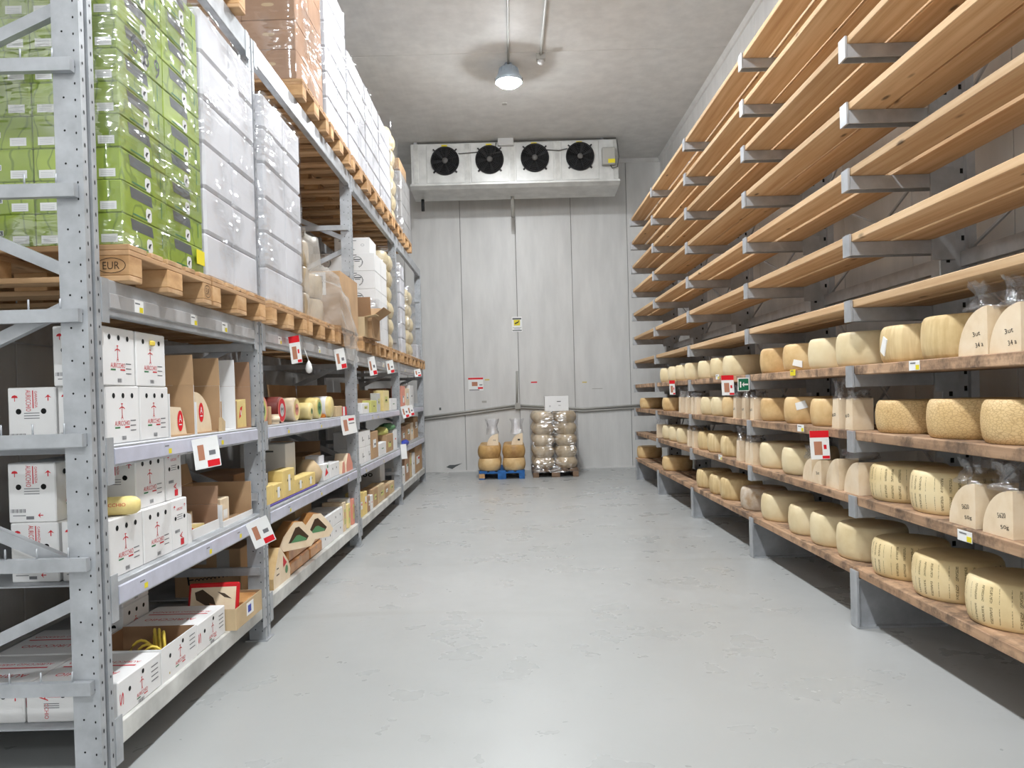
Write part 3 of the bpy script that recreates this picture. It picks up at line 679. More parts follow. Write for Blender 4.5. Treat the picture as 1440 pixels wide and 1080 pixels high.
# green cartons
gd = (0.345, 0.386, 0.1285)
def green_parts():
    a, b, h = gd[0]/2-0.0015, gd[1]/2-0.0015, gd[2]-0.0015
    body = MB().rbox(-a, a, -b, b, 0, h, 0.004).mesh('body', 'green_card')
    u, v = FN; o = (0, -b-0.0008, h/2); p = MB(); o2 = (0, -b-0.0014, h/2)
    p.poly(o, u, v, [(-0.035, 0.0), (-0.035, 0.04), (-0.026, 0.05), (0.026, 0.05), (0.035, 0.04), (0.035, 0.0), (0.02, -0.02), (-0.02, -0.02)], 0)
    p.poly(o2, u, v, [(-0.022, 0.012), (-0.012, 0.03), (0.002, 0.036), (0.024, 0.03), (0.004, 0.022), (0.0, 0.008)], 1)
    p.rect(o, u, v, 0, -0.008, 0.1, 0.022, 0); p.rect(o2, u, v, 0, -0.008, 0.094, 0.018, 2)
    p.text('VITTORIA', (0, -b-0.0019, h/2), u, v, 0, -0.008, 0.012, 0.084, 0); p.rect(o, u, v, 0, -0.034, 0.05, 0.01, 0)
    logo = p.mesh('logo', ['paper', 'ink_black', 'ink_slate'], False)
    q = MB(); q.poly(o, u, v, [(c*0.035+x, y*0.018-0.036) for x in (0,) for c, y in ()] or [(0.085, -0.052), (0.15, -0.052), (0.15, -0.02), (0.085, -0.02)], 0)
    q.poly(o, u, v, [(-0.15, -0.052), (-0.085, -0.052), (-0.085, -0.02), (-0.15, -0.02)], 0)
    for k in range(3):
        for xx in (0.1175, -0.1175): q.rect(o2, u, v, xx, -0.03-k*0.007, 0.05, 0.0018, 1)
    lab = q.mesh('label', ['paper', 'label_silver'], False)
    u, v = FX; o = (a+0.0008, 0, h/2); o2 = (a+0.0014, 0, h/2); s = MB()
    s.poly(o, u, v, [(-0.13, 0.056), (0.05, 0.056), (0.062, 0.012), (-0.118, 0.012)], 0)
    s.poly(o, u, v, [(0.0, -0.012), (0.0, -0.045), (0.012, -0.056), (0.04, -0.056), (0.05, -0.045), (0.05, -0.012), (0.04, 0.0), (0.012, 0.0)], 1)
    s.poly(o2, u, v, [(0.01, -0.035), (0.02, -0.02), (0.04, -0.016), (0.028, -0.03), (0.024, -0.042)], 2)
    s.rect(o2, u, v, 0.14, 0.02, 0.006, 0.07, 3); s.rect(o2, u, v, -0.05, -0.05, 0.12, 0.006, 3)
    side = s.mesh('side_panel', ['ink_slate', 'paper', 'ink_black', 'ink_green'], False)
    return [('body', body), ('logo', logo), ('label', lab), ('side_panel', side)]
stack('green_carton', 'green carton with bird badge', 'carton', 'green cartons on the near pallet', -1.505, 2.94, PT3, 3, 2, 10, gd, green_parts())
def extra689(t, hx, hy, H):
    p = MB()
    for i, ch in enumerate('689'):
        y = 3.05+0.095*i-3.326; p.text(ch, (hx+0.008, y, 2.93-0.012*i-PT3+0.0), FX[0], FX[1], 0, 0, 0.085, 0.05)
    p.build('handwriting', 'ink_black', t, False)
    MB().rbox(hx+0.006, hx+0.009, 0.27, 0.36, 0.04, 0.11, 0.001).build('sticker', 'sticker_yellow', t)
film('clear stretch film around the green cartons marked 689', -1.505-1.045, -1.5, 2.93, 3.722, PT3+0.001, PT3+1.29, 0.006, 'film_wrap', 5, extra689)
# white stacks
def white_mesh(d, ch=0.014): return cached(('white', d), lambda: MB().rbox(-d[0]/2+0.002, d[0]/2-0.002, -d[1]/2+0.002, d[1]/2-0.002, 0, d[2]-0.002, ch).mesh('body', 'foam_white'))
def lid_mesh(d): return cached(('lid', d), lambda: MB().rbox(-d[0]/2+0.0, d[0]/2-0.0, -d[1]/2+0.0, d[1]/2-0.0, d[2]*0.8, d[2]-0.003, 0.012).mesh('lid', 'foam_white'))
def wstack(where, group, y0, z0, nl, d, ny=2, nx=2, xf=-1.5, wrapped=True, seed=1, amp=0.006):
    stack('white_carton', 'white carton, %s' % where, 'carton', group, xf, y0, z0, nx, ny, nl, d, [('body', white_mesh(d))], True, 0.004, seed)
    if wrapped: film('clear stretch film around the %s' % where, xf-d[0]*nx-0.012, xf+0.006, y0-0.006, y0+d[1]*ny+0.006, z0+0.001, z0+d[2]*nl+0.006, amp, 'film_wrap', seed)
wstack('stack beside green cartons', 'white cartons beside the green stack', 3.742, PT3, 6, (0.5, 0.378, 0.226), seed=11)
wstack('stack past second upright', 'white cartons past the second upright', 4.68, PT3, 6, (0.5, 0.40, 0.2165), seed=12)
wstack('tallest top beam stack', 'white cartons of the tallest top stack', 6.42, PT4, 6, (0.5, 0.39, 0.2165), seed=13)
wstack('second top beam stack', 'white cartons of the second top stack', 7.30, PT4, 5, (0.5, 0.40, 0.205), seed=14)
wstack('third top beam stack', 'white cartons of the third top stack', 8.14, PT4, 5, (0.5, 0.40, 0.208), seed=15)
wstack('last top beam stack', 'white cartons of the last top stack', 8.98, PT4, 5, (0.5, 0.40, 0.208), seed=16)
# brown cartons on the top beams
bd = (0.40, 0.395, 0.2186)
def brown_parts():
    a, b, h = bd[0]/2-0.002, bd[1]/2-0.002, bd[2]-0.002
    body = MB().rbox(-a, a, -b, b, 0, h, 0.004).mesh('body', 'card_brown')
    p = MB(); u, v = FN; o = (0, -b-0.001, h*0.52)
    p.poly(o, u, v, [(0.035*math.cos(2*math.pi*k/20)*(1)+0.012*(1 if math.cos(2*math.pi*k/20) > 0 else -1), 0.013*math.sin(2*math.pi*k/20)) for k in range(20)])
    return [('body', body), ('hand_hole', p.mesh('hand_hole', 'card_tan', False))]
stack('brown_carton', 'brown carton with hand hole', 'carton', 'brown cartons on the top beams', -1.52, 5.545, PT4, 2, 2, 6, bd, brown_parts(), True, 0.004, 21)
film('clear stretch film around the brown cartons on the top beams', -2.5, -1.512, 5.535, 6.34, PT4+0.001, PT4+1.32, 0.008, 'film_wrap', 22)
# grey wrapped cartons with a brown box on top (far end of the top beams)
gm = cached('gw', lambda: MB().rbox(-0.198, 0.198, -0.243, 0.243, 0, 0.218, 0.006).mesh('body', 'card_grey'))
stack('grey_carton', 'grey carton on the top beams', 'carton', 'grey cartons on the top beams', -1.5, 10.72, PT4, 2, 2, 4, (0.4, 0.49, 0.22), [('body', gm)], True, 0.004, 23)
film('clear stretch film around the grey cartons on the top beams', -2.4, -1.49, 10.70, 11.72, PT4, PT4+0.9, 0.012, 'film_wrap', 24)
t = thing('brown_carton', 'single brown carton lying on top of the grey wrapped cartons', 'carton', (-1.72, 11.1, PT4+0.91)); MB().rbox(-0.2, 0.2, -0.35, 0.35, 0, 0.16, 0.005).build('body', 'cardboard', t); MB().box(-0.03, 0.03, -0.351, 0.351, 0.1595, 0.1605).build('tape', 'card_tan', t)

# ---------------------------------------------------------------- cheese wheels
WHEELS = []
def wheel_prof(r, h, bulge=0.05, c=0.018):
    return [(r*0.05, 0), (r*(0.92-bulge*0.5), 0), (r*(0.975-bulge*0.5)-c*0.2, c*0.3), (r*(1-bulge*0.45), c*1.3), (r*(1-bulge*0.12), h*0.3), (r, h*0.5), (r*(1-bulge*0.12), h*0.7), (r*(1-bulge*0.45), h-c*1.3), (r*(0.975-bulge*0.5)-c*0.2, h-c*0.3), (r*(0.92-bulge*0.5), h), (r*0.05, h-0.002)]
def wheel_mesh(r, h, mat, bulge=0.05): return cached(('wheel', r, h, mat, bulge), lambda: MB().lathe(wheel_prof(r, h, bulge), 40).mesh('round_cheese', mat))
def wheel(label, x, y, z, r, h, mat, group=None, rz=None, bulge=0.05, name='round_cheese'):
    o = obj(name, wheel_mesh(r, h, mat, bulge), None, (x, y, z), (0, 0, random.choice((0, 1, 2, 3))*math.pi/2 if rz is None else rz))
    WHEELS.append((x, y, r, z, h)); return tag(o, label, 'cheese', group)
# netted cheese columns on the middle and the top beams
for (yc, z0, n, lb, grp) in ((9.5, PT3, 6, 'netted cheese beside the emblem cartons', 'first netted cheese column'),
                             (11.42, PT3, 5, 'netted cheese past the narrow white stack', 'second netted cheese column'),
                             (10.02, PT4, 6, 'netted cheese on the top beams', 'netted cheeses on the top beams')):
    for k in range(n):
        for dy in (0.0, 0.34 if yc > 11 else 0.3):
            h = 0.205
            wheel('%s, %s up, %s' % (lb, ORD[k], 'front' if dy == 0 else 'far one'), -1.67+0.01*((k*7) % 3-1), yc+dy+0.012*((k*5) % 3-1), z0+h*k, 0.15 if dy == 0 or True else 0.15, h-0.002, 'rind_net', grp, None, 0.30)
film('clear film around the first netted cheese column', -2.2, -1.50, 9.33, 9.98, PT3+0.001, PT3+1.25, 0.015, 'film_wrap', 31)
film('clear film around the second netted cheese column', -2.2, -1.50, 11.24, 11.94, PT3+0.001, PT3+1.04, 0.015, 'film_wrap', 32)
film('clear film around the netted cheeses on the top beams', -2.2, -1.50, 9.84, 10.5, PT4+0.001, PT4+1.26, 0.015, 'film_wrap', 33)
wstack('narrow stack between netted cheeses', 'white cartons between the netted cheeses', 10.42, PT3, 6, (0.45, 0.38, 0.21), 1, 2, -1.5, True, 34)
wstack('low stack on the last pallet', 'white cartons at the last pallet', 12.3, PT3, 1, (0.4, 0.3, 0.25), 1, 1, -1.52, True, 35)
# white cartons with a round emblem
ed = (0.36, 0.39, 0.205)
def emblem_parts():
    a, b, h = ed[0]/2-0.002, ed[1]/2-0.002, ed[2]-0.002
    body = MB().rbox(-a, a, -b, b, 0, h, 0.004).mesh('body', 'card_white')
    p = MB(); u, v = FN; o = (0, -b-0.001, h/2)
    p.ring(o, u, v, -0.02, 0.0, 0.062, 0.062, 0.007, 0, 20, -20, 230); p.rect(o, u, v, -0.02, 0.028, 0.085, 0.012, 0)
    p.rect(o, u, v, -0.02, 0.008, 0.06, 0.008, 0)
    for k in range(6): a = R(-75+14*k); p.poly(o, u, v, [(-0.02+0.05*math.cos(a), 0.05*math.sin(a)), (-0.02+0.07*math.cos(a+0.1), 0.07*math.sin(a+0.1)), (-0.02+0.06*math.cos(a+0.25), 0.06*math.sin(a+0.25))], 0)
    p.rect(o, u, v, -0.08, -0.045, 0.012, 0.03, 0); p.rect(o, u, v, -0.05, 0.078, 0.05, 0.008, 0)
    return [('body', body), ('emblem', p.mesh('emblem', 'ink_slate', False))]
stack('emblem_carton', 'white carton with round grey emblem', 'carton', 'white emblem cartons', -1.5, 8.46, PT3, 3, 2, 5, ed, emblem_parts(), True, 0.004, 41)
t = thing('white_carton', 'white carton with two printed lines, topmost on the emblem cartons', 'carton', (-1.76, 8.68, PT3+ed[2]*5))
MB().rbox(-0.2, 0.2, -0.2, 0.2, 0, 0.175, 0.004).build('body', 'card_white', t)
p = MB(); o = (0, -0.201, 0.09)
for x, z, w in ((-0.05, 0.05, 0.2), (-0.05, -0.03, 0.12), (-0.06, -0.05, 0.18)): p.rect(o, *FN, x, z, w, 0.008)
p.ring(o, *FN, 0.12, 0.0, 0.02, 0.014, 0.003); p.build('print', 'ink_grey', t, False)
film('loose clear film round the foot of the emblem cartons', -2.62, -1.492, 8.45, 9.26, PT3+0.001, PT3+0.5, 0.014, 'film_wrap', 42)
# draped cheese pallet
for k in range(3):
    for ix in range(2):
        for iy in range(2):
            if k == 2 and iy == 1: continue
            wheel('pale wheel under draped plastic, %s layer, %s, %s' % (ORD[k], ('aisle side', 'inner side')[ix], ('by the white stack', 'by the tall brown carton')[iy]), -1.73-0.41*ix, 5.76+0.40*iy, PT3+0.2*k, 0.195, 0.196, 'rind_wrapped', 'wheels under the draped plastic')
def drape():
    """sheet lying over the wheels, down their aisle side, then sliding off in front of the tall carton and past the beam"""
    rng = random.Random(4); n, m = 34, 20; P = []
    def prof(pts, y):
        for (ya, va), (yb, vb) in zip(pts[:-1], pts[1:]):
            if y <= yb: return va+(vb-va)*max(0.0, (y-ya)/(yb-ya))
        return pts[-1][1]
    for i in range(n+1):
        y = 5.555+1.5*i/n
        top = prof([(5.555, 0.625), (5.97, 0.62), (6.08, 0.47), (6.37, 0.42), (6.50, 0.32), (6.9, 0.12), (7.06, -0.06)], y)
        low = prof([(5.555, 0.004), (6.44, 0.004), (6.60, -0.27), (6.85, -0.33), (7.06, -0.27)], y)
        xf = prof([(5.555, -1.522), (6.30, -1.522), (6.40, -1.455), (7.06, -1.452)], y)
        xi = prof([(5.555, -2.1), (6.34, -2.1), (6.46, xf), (7.06, xf)], y)
        for j in range(m+1):
            q = j/m
            if q < 0.4: x, z = xi+(xf-xi)*q/0.4, top
            else: x, z = xf, top+(low-top)*(q-0.4)/0.6
            w = 0.012*(1+math.sin(j*1.1+i*0.7))+rng.uniform(0, 0.008)      # folds, outwards only
            P.append((x+(w if q >= 0.36 else 0), y+rng.uniform(-1, 1)*0.008*(0 < i < n), PT3+z+(w if q <= 0.44 else 0)))
    F = [(i*(m+1)+j, (i+1)*(m+1)+j, (i+1)*(m+1)+j+1, i*(m+1)+j+1) for i in range(n) for j in range(m)]
    mb = MB(); mb.add(P, F, 0, True); return mb
tag(drape().build('plastic_drape', 'film_milky'), 'crumpled clear plastic draped over cheese wheels and hanging past the beam', 'plastic sheet')

# ---------------------------------------------------------------- cartons
def carton(name, label, x1, dx, y0, y1, z, h, mat='cardboard', fn=None, tape=None, group=None, rz=0.0, bev=0.004):
    hx, hy = dx/2, (y1-y0)/2
    t = thing(name, label, 'carton', (x1-hx, (y0+y1)/2, z), rz, group)
    MB().rbox(-hx, hx, -hy, hy, 0, h, bev).build('body', mat, t)
    if tape: MB().box(-hx-0.0008, hx+0.0008, -0.02, 0.02, h-0.04, h+0.0008).build('tape', tape, t)
    if fn:
        mb = MB(); mats = fn(mb, hx, hy, h); mb.build('print', mats, t, False)
    return t
def open_carton(name, label, x1, dx, y0, y1, z, h, outer='cardboard', inner='card_inner', flaps=(), low=(), th=0.005, rz=0.0, group=None):
    """walls with thickness; flaps: (side, length, degrees from upright outwards); low: {side: height}"""
    hx, hy = dx/2, (y1-y0)/2
    t = thing(name, label, 'carton', (x1-hx, (y0+y1)/2, z), rz, group)
    H = dict(low); W = {'x+': (hx-th, hx, -hy, hy), 'x-': (-hx, -hx+th, -hy, hy), 'y+': (-hx+th, hx-th, hy-th, hy), 'y-': (-hx+th, hx-th, -hy, -hy+th)}
    MB().box(-hx+th, hx-th, -hy+th, hy-th, 0, th).build('bottom', inner, t)
    for sd, (a, b, c, d) in W.items():
        hh = H.get(sd, h)
        if hh <= 0: continue
        m = MB().box(a, b, c, d, 0, hh)
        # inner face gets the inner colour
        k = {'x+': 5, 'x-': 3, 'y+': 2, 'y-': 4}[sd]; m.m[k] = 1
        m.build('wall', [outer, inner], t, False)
    for sd, ln, deg in flaps:
        hh = H.get(sd, h); s, c = math.sin(R(deg)), math.cos(R(deg)); m = MB()
        if sd[0] == 'y':
            e = hy-th/2 if sd[1] == '+' else -hy+th/2; sg = 1 if sd[1] == '+' else -1
            m.bar((0, e, hh+0.001), (0, e+sg*s*ln, hh+c*ln), dx-2*th, th, 0, (0, c, -sg*s) if abs(c) > 0.1 else (0, 0, 1))
        else:
            e = hx-th/2 if sd[1] == '+' else -hx+th/2; sg = 1 if sd[1] == '+' else -1
            m.bar((e, 0, hh+0.001), (e+sg*s*ln, 0, hh+c*ln), (y1-y0)-2*th, th, 0, (c, 0, -sg*s) if abs(c) > 0.1 else (0, 0, 1))
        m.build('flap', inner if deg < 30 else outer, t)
    return t
carton('brown_carton', 'tall brown carton with a white label standing on the middle beams', -1.47, 0.42, 6.56, 7.28, PT3, 0.50, 'cardboard',
       lambda m, a, b, h: (m.rect((-0.08, -b-0.001, h*0.78), *FN, 0.1, 0, 0.12, 0.2, 0), m.rect((-0.08, -b-0.0015, h*0.78), *FN, 0.1, 0.02, 0.07, 0.1, 1), ['paper', 'ink_grey'])[2], None)
open_carton('open_carton', 'small open carton with raised flaps between two pallet loads', -1.42, 0.4, 7.72, 8.2, PT3, 0.22, 'cardboard', 'card_inner', (('y+', 0.2, 40), ('x+', 0.16, 55), ('y-', 0.2, 8)))
open_carton('open_carton', 'open carton lying on its back in the corner by the third upright', -1.46, 0.3, 7.535, 7.71, PT3, 0.2, 'card_tan', 'card_inner', (('x+', 0.12, 80),))

# ---------------------------------------------------------------- branded white cartons (upright and lying)
def umbrella(m, o, u, v, x, y, s, k): m.poly(o, u, v, [(x-s, y), (x-s*0.7, y+s*0.6), (x, y+s*0.85), (x+s*0.7, y+s*0.6), (x+s, y)], k); m.rect(o, u, v, x, y-s*0.5, s*0.2, s*1.1, k)
def arrow(m, o, u, v, x, y, s, k): m.poly(o, u, v, [(x-s, y), (x, y+s), (x+s, y), (x+s*0.25, y+s*0.3), (x-s*0.25, y+s*0.3)], k); m.rect(o, u, v, x, y-s*0.25, s*0.3, s*1.2, k)
def holes(m, o, u, v, pts, r, k=0):
    for x, y in pts: m.disc(o, u, v, x, y, r, r, k, 14)
def brand_print(m, o, u, v, s, k_red=0, k_grey=1, k_grn=2):
    """emblem, name and tricolour line; s = width of the name"""
    m.text('A', o, u, v, 0, s*0.33, s*0.2, s*0.14, k_red); m.rect(o, u, v, 0, s*0.6, s*0.035, s*0.4, k_red)
    m.ring(o, u, v, 0, s*0.56, s*0.2, s*0.12, s*0.035, k_red, 12, 20, 160); m.rect(o, u, v, 0, s*0.78, s*0.12, s*0.03, k_red)
    m.text('AURICCHIO', o, u, v, 0, s*0.1, s*0.17, s, k_red)
    m.rect(o, u, v, -s*0.33, -s*0.05, s*0.33, s*0.05, k_grn); m.rect(o, u, v, s*0.33, -s*0.05, s*0.33, s*0.05, k_red)
def barcode(m, o, u, v, x, y, w, h, k, n=12):
    for i in range(n): m.rect(o, u, v, x-w/2+w*(i+0.5)/n, y, w/n*(0.35+0.4*((i*7) % 3)/2), h, k)
UD = (0.188, 0.264, 0.232)
def upright_parts(d):
    a, b, h = d[0]/2-0.0015, d[1]/2-0.0015, d[2]-0.001
    body = MB().rbox(-a, a, -b, b, 0, h, 0.004).mesh('body', 'card_white')
    hm = MB(); o = (a+0.0008, 0, 0); holes(hm, o, *FX, [(-b*0.55, h*0.83), (0, h*0.83), (b*0.55, h*0.83)], 0.011)
    o = (0, -b-0.0008, 0); holes(hm, o, *FN, [(-a*0.55, h*0.6), (a*0.5, h*0.6)], 0.011)
    hol = hm.mesh('vent_holes', 'hole', False)
    m = MB(); o = (a+0.0008, -0.01, h*0.3); brand_print(m, o, *FX, 0.115); barcode(m, (a+0.0008, 0, h*0.09), *FX, 0, 0, 0.035, 0.016, 1, 8)
    for q in range(3): m.rect(o, *FX, 0.085, 0.02-0.02*q, 0.045, 0.004, 1)
    o = (0, -b-0.0008, 0); u, v = FN
    umbrella(m, o, u, v, -a*0.7, h*0.83, 0.013, 0); arrow(m, o, u, v, a*0.7, h*0.82, 0.013, 0)
    vt = ((0, 0, -1), (1, 0, 0))
    m.text('AURICCHIO', o, *vt, -h*0.78, -0.012, 0.02, h*0.36, 0); m.text('GARANZIA', o, *vt, -h*0.8, 0.018, 0.01, h*0.28, 0); m.rect(o, u, v, 0.006, h*0.8, 0.004, h*0.3, 0)
    for q in range(3): m.rect(o, u, v, 0, h*0.57-0.01*q, 0.06, 0.003, 1)
    barcode(m, o, u, v, -a*0.6, h*0.2, 0.06, 0.014, 1, 12); m.rect(o, u, v, -a*0.55, h*0.12, 0.05, 0.003, 1); arrow(m, o, (0, 0, 1), (-1, 0, 0), h*0.12, -a*0.35, 0.011, 0)
    m.rect(o, u, v, -a*0.1, h*0.08, 0.03, 0.012, 1)
    return [('body', body), ('vent_holes', hol), ('print', m.mesh('print', ['ink_red', 'ink_grey', 'ink_green'], False))]
up = upright_parts(UD)
def brand_box(label, xf, y0, z, group=None, rz=0.0, parts=None, d=UD):
    t = thing('branded_carton', label, 'carton', (xf-d[0]/2, y0+d[1]/2, z), rz, group)
    for nm, me in (parts or up): obj(nm, me, t)
    return t
z = LV[2]
brand_box('white branded carton on the upper shelf deck, bottom row by the end post', -1.572, 2.895, z)
brand_box('white branded carton on the upper shelf deck, bottom row beside open tan boxes', -1.574, 3.166, z)
brand_box('white branded carton on the upper deck, rear of the bottom row', -1.765, 2.893, z)
brand_box('white branded carton on the upper shelf deck, top row by the end post', -1.570, 2.868, z+UD[2], None, 0.02)
t = brand_box('white branded carton with a yellow ribbon, top row of the upper shelf deck', -1.572, 3.145, z+UD[2])
MB().rbox(0.094, 0.104, -0.02, 0.02, 0.178, 0.2, 0.004).build('ribbon', 'rope', t); MB().box(-0.08, 0.085, 0.1325, 0.1375, 0.13, 0.228).build('side_flap', 'card_white', t)
z = LV[1]
brand_box('white branded carton on the middle shelf deck, lower row beneath the yellow sausage', -1.572, 2.89, z)
brand_box('white branded carton on the middle shelf deck, second in the lower row', -1.572, 3.16, z)
brand_box('white branded carton on the middle shelf deck, rear of the lower row', -1.768, 2.888, z)
brand_box('white branded carton standing behind the yellow sausage', -1.775, 2.893, z+UD[2])
brand_box('white branded carton beside the yellow sausage, above the lower row', -1.594, 3.152, z+UD[2])
brand_box('rear carton of the upper row behind the yellow sausage carton row', -1.788, 3.156, z+UD[2])
ND = (0.2, 0.165, 0.232)
def narrow_parts():
    a, b, h = ND[0]/2-0.0015, ND[1]/2-0.0015, ND[2]-0.001
    body = MB().rbox(-a, a, -b, b, 0, h, 0.004).mesh('body', 'card_white'); u, v = FX; o = (a+0.0008, 0, 0)
    hm = MB(); holes(hm, o, u, v, [(-b*0.55, h*0.62), (b*0.6, h*0.62)], 0.010)
    m = MB(); umbrella(m, o, u, v, -b*0.65, h*0.85, 0.009, 0); arrow(m, o, u, v, b*0.65, h*0.85, 0.009, 0); m.text('AURICCHIO', o, u, v, 0, h*0.8, 0.012, 0.06, 0)
    for q in range(3): m.rect(o, u, v, 0, h*0.68-0.01*q, 0.055, 0.003, 1)
    m.text('A', o, (0, 0, 1), (0, -1, 0), h*0.25, -0.01, 0.03, 0.03, 0); m.rect(o, u, v, 0.02, h*0.12, 0.035, 0.03, 0)
    barcode(m, o, u, v, -0.03, h*0.36, 0.05, 0.014, 1)
    return [('body', body), ('vent_holes', hm.mesh('vent_holes', 'hole', False)), ('print', m.mesh('print', ['ink_red', 'ink_grey'], False))]
npz = narrow_parts()
brand_box('narrow white carton at the end of the lower branded row', -1.575, 3.43, z, None, 0, npz, ND)
brand_box('narrow white carton perched at the end of the upper branded row', -1.594, 3.424, z+UD[2], None, 0, npz, ND)
# sausage shaped cheese lying on the lower row
t = thing('sausage_cheese', 'pale yellow sausage shaped cheese with red print lying on cartons', 'cheese', (-1.645, 3.012, z+UD[2]+0.0385), R(18))
MB().lathe([(0.004, -0.125), (0.022, -0.122), (0.034, -0.108), (0.038, -0.09), (0.038, 0.09), (0.034, 0.108), (0.022, 0.122), (0.004, 0.125)], 24, 0, 'X').build('body', 'sausage', t)
p = MB()
p.text('AURICCHIO', (0.0, -0.0388, 0.008), (1, 0, 0), (0, 0, 1), 0.02, 0, 0.014, 0.11); p.build('print', 'ink_red', t, False)
# lying cartons on the bottom deck
LD = (0.36, 0.355, 0.147)
def lying_parts():
    a, b, h = LD[0]/2-0.0015, LD[1]/2-0.0015, LD[2]-0.001
    body = MB().rbox(-a, a, -b, b, 0, h, 0.004).mesh('body', 'card_white')
    hm = MB(); holes(hm, (a+0.0008, 0, 0), *FX, [(-b*0.5, h*0.62), (b*0.12, h*0.83)], 0.010); holes(hm, (0, -b-0.0008, 0), *FN, [(-a*0.2, h*0.72), (a*0.55, h*0.72)], 0.011)
    m = MB(); o = (a+0.0008, 0.01, h*0.2); brand_print(m, o, *FX, 0.09); barcode(m, (a+0.0008, 0.0, h*0.07), *FX, 0, 0, 0.05, 0.014, 1, 8)
    for q in range(4): m.rect((a+0.0008, 0.12, h*0.75-q*0.02), *FX, 0, 0, 0.06, 0.005, 1)
    m.text('S', (a+0.0008, -0.15, h*0.5), (0, 0, 1), (0, -1, 0), 0, 0, 0.03, 0.05, 0)
    o = (0, -b-0.0008, 0); u, v = FN
    m.text('A', o, (0, 0, 1), (-1, 0, 0), h*0.68, 0.11, 0.035, 0.03, 0); m.rect(o, u, v, -0.07, h*0.68, 0.05, 0.004, 0); arrow(m, o, u, v, 0.145, h*0.68, 0.015, 0); umbrella(m, o, u, v, -0.15, h*0.78, 0.013, 0)
    m.text('CCHIO', o, (0, 0, -1), (1, 0, 0), -h*0.3, 0.02, 0.022, 0.06, 0); m.text('CCHIO', o, (0, 0, -1), (1, 0, 0), -h*0.3, -0.1, 0.016, 0.06, 0)
    for q in range(3): m.rect(o, u, v, -0.08, h*0.5-0.008*q, 0.06, 0.003, 1)
    o = (0, 0, h+0.0008); u, v = (0, 1, 0), (-1, 0, 0)
    m.text('AURICCHIO', o, (-1, 0, 0), (0, -1, 0), 0, 0.07, 0.035, 0.25, 0); m.text('AURICCHIO GARANZIA', o, (-1, 0, 0), (0, -1, 0), 0, -0.06, 0.022, 0.3, 0); m.rect(o, u, v, 0.02, 0, 0.012, 0.3, 0)
    return [('body', body), ('vent_holes', hm.mesh('vent_holes', 'hole', False)), ('print', m.mesh('print', ['ink_red', 'ink_grey', 'ink_green'], False))]
lyp = lying_parts(); z = LV[0]
brand_box('white branded carton lying flat on the bottom deck by the end post', -1.555, 2.885, z, None, 0, lyp, LD)
brand_box('white branded carton lying flat behind the first on the bottom deck', -1.92, 2.885, z, None, 0, lyp, LD)
brand_box('white branded carton lying flat behind the carton of yellow cords', -1.93, 3.25, z, None, 0, lyp, LD)
brand_box('white branded carton lying flat at the back of the bottom deck', -2.29, 2.9, z, None, 0, lyp, LD)
brand_box('closed white branded carton lying between the yellow cords and the tan tray', -1.555, 3.615, z, None, 0, lyp, LD)
brand_box('white branded carton standing deep on the bottom deck in shade', -1.925, 3.64, z, None, 0, up, UD)
brand_box('white branded carton stacked deep on the bottom deck in shade', -1.925, 3.64, z+UD[2], None, 0, up, UD)
t = open_carton('open_branded_carton', 'open white branded carton full of yellow looped cords', -1.555, 0.36, 3.244, 3.608, z, 0.152, 'card_white', 'card_inner', (), {'x-': 0.145})
p = MB(); o = (0.1808, 0.0, 0.035); brand_print(p, o, *FX, 0.1)
for q in range(4): p.rect((0.1808, 0.13, 0.12-q*0.02), *FX, 0, 0, 0.06, 0.005, 1)
p.build('print', ['ink_red', 'ink_grey', 'ink_green'], t, False); p = MB(); holes(p, (0.1808, 0, 0), *FX, [(-0.1, 0.1), (0.03, 0.125)], 0.01); p.build('vent_holes', 'hole', t, False)
MB().box(-0.17, 0.17, -0.04, -0.036, 0.005, 0.11).build('divider', 'card_inner', t); MB().box(-0.02, -0.016, -0.17, 0.17, 0.005, 0.1).build('divider', 'card_inner', t)
for k, (cx, cy, hh) in enumerate(((-1.66, 3.33, 0.0), (-1.70, 3.36, 0.01), (-1.62, 3.30, 0.0), (-1.64, 3.45, 0.02), (-1.67, 3.47, 0.025), (-1.7, 3.49, 0.02))):
    pts = []
    for i in range(13):
        a = math.pi*i/12; pts.append((cx+0.06*math.cos(a)*(1 if k < 3 else 0.5), cy+0.06*math.cos(a)*(0.3 if k < 3 else -0.9), z+0.02+(0.13+hh)*math.sin(a)))
    tag(MB().tube(pts, 0.0065, 6).build('cord_loop', 'rope'), 'yellow cord loop in the open branded carton, %s' % ('low loop nearest the print', 'inner low loop', 'low loop by the carton edge', 'tall loop by the aisle', 'tall middle loop', 'tall inner loop')[k], 'cord', 'yellow cords in the open carton')
